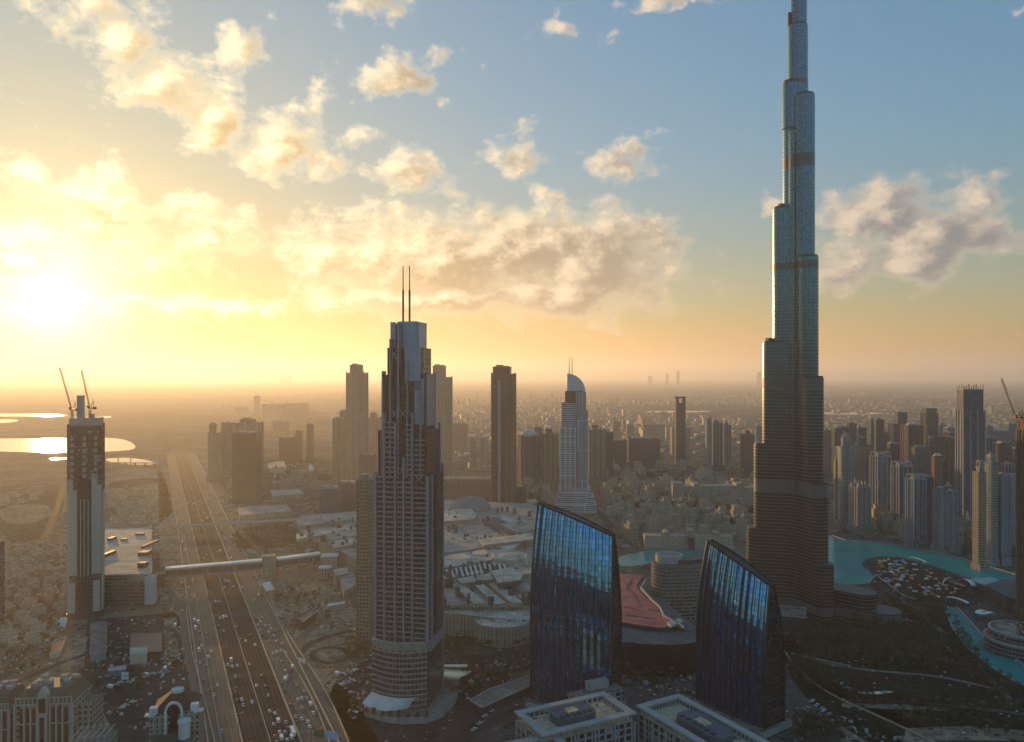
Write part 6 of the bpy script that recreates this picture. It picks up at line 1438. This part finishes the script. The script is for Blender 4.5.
# the rest of the park wood, one dark mass between the separate trees
b = MB(); q = random.Random(61)
for pg, n, gap in (([(800, 628), (850, 620), (905, 628), (955, 640), (950, 668), (880, 670), (825, 664), (796, 646)], 170, 7), ([(815, 602), (880, 594), (940, 604), (950, 622), (890, 618), (835, 618)], 90, 8), ([(792, 656), (832, 674), (860, 692), (820, 694), (792, 680)], 60, 7), ([(955, 622), (990, 668), (1020, 690), (1000, 704), (955, 672)], 70, 8), ([(842, 697), (900, 699), (960, 702), (960, 705), (842, 702)], 40, 7), ([(905, 712), (1020, 708), (1024, 727), (905, 725)], 50, 10), ([(448, 664), (525, 656), (530, 674), (490, 690), (450, 700)], 46, 8), ([(345, 642), (366, 640), (370, 660), (348, 660)], 16, 7), ([(440, 641), (530, 638), (530, 646), (440, 652)], 40, 8), ([(60, 560), (68, 548), (60, 600), (44, 640)], 24, 10), ([(232, 534), (292, 526), (298, 543), (240, 551)], 40, 11), ([(268, 600), (322, 588), (330, 612), (285, 632)], 22, 13), ([(610, 484), (756, 484), (750, 545), (640, 548)], 90, 15)):
    for (x, y) in scatter(pg, n, gap, 4000 + n):
        h_ = q.uniform(5, 10)
        b.bar((x, y, 0), (x, y, h_ * .6), .4)
        for j in range(4): clump(b, (x + q.uniform(-2, 2), y + q.uniform(-2, 2), h_ * q.uniform(.55, .9)), q.uniform(1.8, 2.8), 13, q, .8)
o = b.build('park_woodland', M_LEAF); o['kind'] = 'stuff'; o['label'] = 'dark mass of trees filling the park between the nearer ones'
# rubble, crates and sheets lying about on the building plots: nobody could count them
b = MB(); q = random.Random(62)
for pg, n in (([(88, 622), (180, 614), (184, 664), (82, 672)], 260), ([(2, 622), (60, 622), (60, 668), (2, 676)], 240), ([(285, 588), (345, 582), (360, 648), (300, 640)], 220), ([(90, 676), (186, 666), (196, 735), (120, 740)], 130), ([(62, 545), (70, 545), (66, 640), (46, 640)], 120), ([(340, 662), (366, 656), (370, 700), (350, 730)], 80), ([(446, 660), (530, 655), (525, 690), (460, 720)], 160), ([(104, 500), (160, 492), (166, 522), (104, 524)], 160), ([(622, 672), (690, 676), (696, 700), (640, 690)], 70), ([(160, 580), (182, 575), (184, 612), (164, 612)], 70), ([(796, 705), (850, 720), (900, 741), (800, 741)], 90), ([(212, 500), (330, 480), (350, 500), (300, 525), (225, 530)], 220)):
    w = [P(*p) for p in pg]; xs = [p[0] for p in w]; ys = [p[1] for p in w]; k = 0
    while k < n * .6:
        x, y = q.uniform(min(xs), max(xs)), q.uniform(min(ys), max(ys))
        if inside((x, y), w): k += 1; mi = q.choice([0, 1, 1, 2, 2, 3, 4, 4, 4]); b.rbox(x, y, 0, q.uniform(.5, 2.2), q.uniform(.8, 3.6), q.uniform(.8, 2.4), q.uniform(0, 3), mi, mi, False)
o = b.build('site_rubble', [M_WHITE, M_BARK, M_DGREY, M_CREAM, M_CONC]); o['kind'] = 'stuff'; o['label'] = 'loose rubble, sheets and crates scattered over the plots'
# low planting under the park trees: nobody could count it
b = MB(); q = random.Random(6)
for where, pg, n in (('a', [(795, 620), (900, 610), (960, 640), (990, 670), (900, 690), (830, 690), (792, 660)], 900), ('b', [(880, 700), (1020, 700), (1030, 740), (900, 740)], 250)):
    for (x, y) in scatter(pg, n // 3, 3.5, 900 + n): clump(b, (x, y, .5), 1.8, 6, q, .7)
o = b.build('undergrowth', M_LEAF); o['kind'] = 'stuff'; o['label'] = 'low dark planting covering the park ground'

# ------------------------------------------------------------------ market island, canopies and the waterside
for lab, pts in (('low pale quay wall along the near side of the main lake', [(836, 585.5), (868, 583.5), (876, 575), (905, 597), (945, 607), (958, 609)]), ('low pale quay wall along the far side of the main lake', [(832, 535.5), (846, 540.5), (880, 542.5), (905, 546.5), (930, 551), (950, 555.5), (985, 565.5), (1012, 573.5), (1030, 581.5)]), ('low pale quay wall along the park side of the lower canal', [(943, 606), (952, 627), (966, 647), (990, 667), (1018, 684)]), ('low pale quay wall along the town side of the lower canal', [(958, 608.5), (970, 621.5), (984, 637.5), (1000, 651.5), (1024, 665.5)])):
    b = MB(); wall_strip(b, [P(*p) for p in pts], 1.4, 0, 1.1); tag(b.build('quay_wall', M_FRAME), lab, 'quay wall')
sq = random.Random(12)
def stall(label, col, kind):
    t = thing('market_stall', label, 'stall', (0, 0, 0)); m = mat('stall_cloth_%d' % kind, col, .8, var=.15); b = MB()
    for a, c in ((-1.8, -1.5), (1.8, -1.5), (1.8, 1.5), (-1.8, 1.5)): b.bar((a, c, 0), (a, c, 2.5), .12)
    b.build('posts', M_STEEL, t); b = MB()
    if kind % 2: b.prism(rect(0, 0, 5, 4.4), 2.5, 4.3, 0, 0, top_poly=rect(0, 0, .3, .3))
    else: b.prism(rect(0, 0, 5.4, 4), 2.5, 3.6, 0, 0, top_poly=rect(0, 0, 5.4, .2))
    b.build('canopy', m, t); b = MB(); b.box(-1.7, 1.7, -1.6, -1.0, 0, 1); b.build('counter', M_BARK, t); return t
SP = [stall('x', (.66, .62, .54), 1), stall('x', (.60, .30, .12), 2), stall('x', (.20, .26, .40), 3), stall('x', (.50, .44, .34), 4)]; SU = [False] * 4; SNM = ['white pyramid-roofed stall', 'orange ridge-roofed stall', 'blue pyramid-roofed stall', 'beige ridge-roofed stall']
isl = [(870, 564), (884, 560), (908, 562), (940, 573), (966, 584), (960, 597), (940, 602), (900, 592), (874, 585), (880, 575)]
for (where, pg, n) in (('on the west half of the market island', [p for p in isl if p[0] < 912] , 44), ('on the east half of the market island', [(905, 563), (940, 573), (966, 584), (960, 597), (940, 602), (905, 592)], 36), ('on the quay right of the market island', [(985, 640), (1018, 640), (1020, 656), (1000, 650)], 12)):
    for (x, y) in scatter(pg, n, 6.5, 700 + n):
        k = sq.choice([0, 3, 3, 3, 1, 1, 1, 2]); lab = SNM[k] + ' ' + where
        if not SU[k]: SU[k] = True; o = SP[k]; o.location = (x, y, .05); o['label'] = lab; o['group'] = 'stalls ' + where
        else: o = dup(SP[k], (x, y, .05), sq.uniform(0, 3), lab, 'stalls ' + where)
        z = sq.uniform(.9, 1.35); o.scale = (z, z, z)
for (x, y) in scatter(isl, 24, 7, 777): put_tree(tq.choice((3, 3, 2)), x, y, 'on the market island', .8)
M_TENT = mat('white_tent_cloth', (.74, .72, .66), .6, var=.06)
o = thing('shell_canopy', 'white shell-shaped stage canopy on the market island', 'canopy', (*P(951, 585), 0)); b = MB()
for i in range(10):
    for j in range(6):
        def s_(u, v): a = math.pi * u; r = 10 * (1 - .5 * v); return (r * math.cos(a), v * 11, 10 * math.sin(a) * (1 - .75 * v * v))
        b.face([s_(i/10, j/6), s_((i+1)/10, j/6), s_((i+1)/10, (j+1)/6), s_(i/10, (j+1)/6)], None, 0, True)
b.build('shell', M_TENT, o); b = MB(); b.bar((-10, 0, 0), (10, 0, .3), .6); b.build('base_rail', M_STEEL, o)
def ribbon_canopy(lab, pts, w, z, name='walkway_canopy'):
    o = thing(name, lab, 'canopy'); p2 = smooth_poly([P(*p, z) for p in pts], 2, closed=False); b = MB(); ribbon(b, p2, w, z, 0, [z + 1.6 * math.sin(math.pi * k / (len(p2) - 1)) for k in range(len(p2))]); ribbon(b, p2, w * .9, z, 0, [z - .4 + 1.6 * math.sin(math.pi * k / (len(p2) - 1)) for k in range(len(p2))]); b.build('curved_roof', M_TENT, o)
    b = MB()
    for k in range(0, len(p2), 3): b.bar((*p2[k], 0), (*p2[k], z), .4)
    b.build('posts', M_STEEL, o)
ribbon_canopy('white curved canopy sweeping across the dark park lawn', [(857, 692), (866, 695), (880, 694.5), (892, 691.5)], 4.5, 6)
ribbon_canopy('white curved walkway roof at the east tip of the market island', [(946, 597), (956, 599), (968, 603)], 5, 6)
ribbon_canopy('white hooked canopy on the quay beside the lower canal', [(984, 610), (977, 613), (980, 615.5), (992, 612)], 6, 7)
ribbon_canopy('pale strip roof along the far canal bank, left of two', [(909, 557), (916, 559), (926, 562)], 4, 5)
ribbon_canopy('pale strip roof along the far canal bank, right of two', [(964, 579), (970, 582), (974, 586)], 6, 5)
o = thing('sail_canopy', 'white triangular sail pointing up beside the lower canal', 'canopy', (*P(946, 652), 0)); b = MB(); b.bar((-4, 0, 0), (-4.5, 0, 12), .4); b.build('mast', M_STEEL, o); b = MB(); b.face([(-4.4, 0, 11.5), (4.5, -3, 2), (-1, 3, 3)]); b.face([(-4.4, .1, 11.4), (-1, 3.1, 2.9), (4.5, -2.9, 1.9)]); b.build('sail', M_TENT, o)
o = thing('light_sculpture', 'small white crescent sculpture on the podium beside the tallest tower', 'sculpture', (*P(839, 609), 0)); b = MB()
for k in range(10):
    a, c = -1.2 + .28 * k, -1.2 + .28 * (k + 1); b.bar((3 * math.cos(a), 0, 6 + 5 * math.sin(a)), (3 * math.cos(c), 0, 6 + 5 * math.sin(c)), 1.6 - abs(k - 4.5) * .25)
b.build('crescent', M_TENT, o); b = MB(); b.lathe([(2, 0), (2, 1.2), (0, 1.3)], 12); b.build('pedestal', M_CONC, o)
o = thing('wedge_building', 'dark wedge-shaped building with a sloping pale roof on the right bank of the canal', 'building'); b = MB(); w0 = pix([(985, 598), (1006, 610), (1030, 618), (1040, 600), (1010, 590)], 0); b.prism(w0, 0, 16, 0, 1); b.build('walls', [M_DGREY, M_MR3], o)
b = MB(); b.prism(pix([(970, 580), (1008, 594), (1034, 598), (1034, 592), (990, 578)], 12), 12, 13.2, 0, 0, True, True); b.build('pale_roof', mat('pale_blue_roof', (.30, .42, .45), .4, .1), o)
o = thing('round_podium', 'round ribbed podium at the foot of the unfinished brown tower', 'building', (*P(1020, 652), 0)); b = MB(); b.lathe([(30, 0), (30, 14), (26, 14), (26, 22), (20, 22), (0, 22.5)], 32, smooth=False); b.build('drum', [M_RING], o); b = MB(); b.lathe([(30.6, 12.5), (30.6, 14.5), (29, 14.6)], 32); b.lathe([(26.6, 20.5), (26.6, 22.5), (25, 22.6)], 32); b.build('rim', M_FRAME, o)
for lab, pts, z in (('low dark pavilion in the park below the tallest tower', [(780, 606), (806, 608), (806, 618), (780, 616)], 16), ('pale low terrace by the right arched mirror-glass tower', [(796, 708), (826, 716), (832, 728), (800, 722)], 3)):
    o = thing('terrace_block', lab, 'building'); slab(o, 'walls', pts, 0, z, M_CONC if 'dark' not in lab else M_DGREY, M_PAVE); b = MB(); pg = pix(pts, z)
    for a, c2 in zip(pg, pg[1:] + pg[:1]): b.bar((*a, z + .4), (*c2, z + .4), .4, .8)
    b.build('railing', M_CONC, o)
o = thing('hotel_pavilion', 'low pavilion with a mint green curved glass roof right of the foreground hotel tower', 'building', (*P(452, 690), 0)); b = MB(); b.box(-9, 6, 0, 22, 0, 9, 0, 1); b.build('walls', [M_CONC, M_ROOFL], o); b = MB()
for k in range(8):
    t0, t1 = k / 8, (k + 1) / 8; f = lambda t: (7 + 8 * math.sin(t * 1.5), -10 + 26 * t, 9 + 5 * math.cos(t * 1.4)); g2 = lambda t: (-8, -10 + 26 * t, 11 + 5 * math.cos(t * 1.4)); b.face([g2(t0), f(t0), f(t1), g2(t1)])
b.build('green_glass_roof', mat('mint_glass', (.25, .42, .34), .2, 0, .5), o); b = MB(); b.box(-12, 12, 19, 23, 12, 13.2); b.build('white_lid', M_LOUV, o)
o = thing('ramp_deck', 'dark triangular deck with a pale kerb beside the street right of the hotel tower', 'ramp'); slab(o, 'deck', [(470, 701), (490, 690), (531, 676), (531, 686), (500, 700), (482, 708)], 0, 6, M_DGREY, M_ROOF); b = MB(); pg = pix([(470, 701), (490, 690), (531, 676), (531, 686), (500, 700), (482, 708)], 6)
for a, c2 in zip(pg, pg[1:] + pg[:1]): b.bar((*a, 6.6), (*c2, 6.6), .8, 1.2)
b.build('kerb', M_FRAME, o)
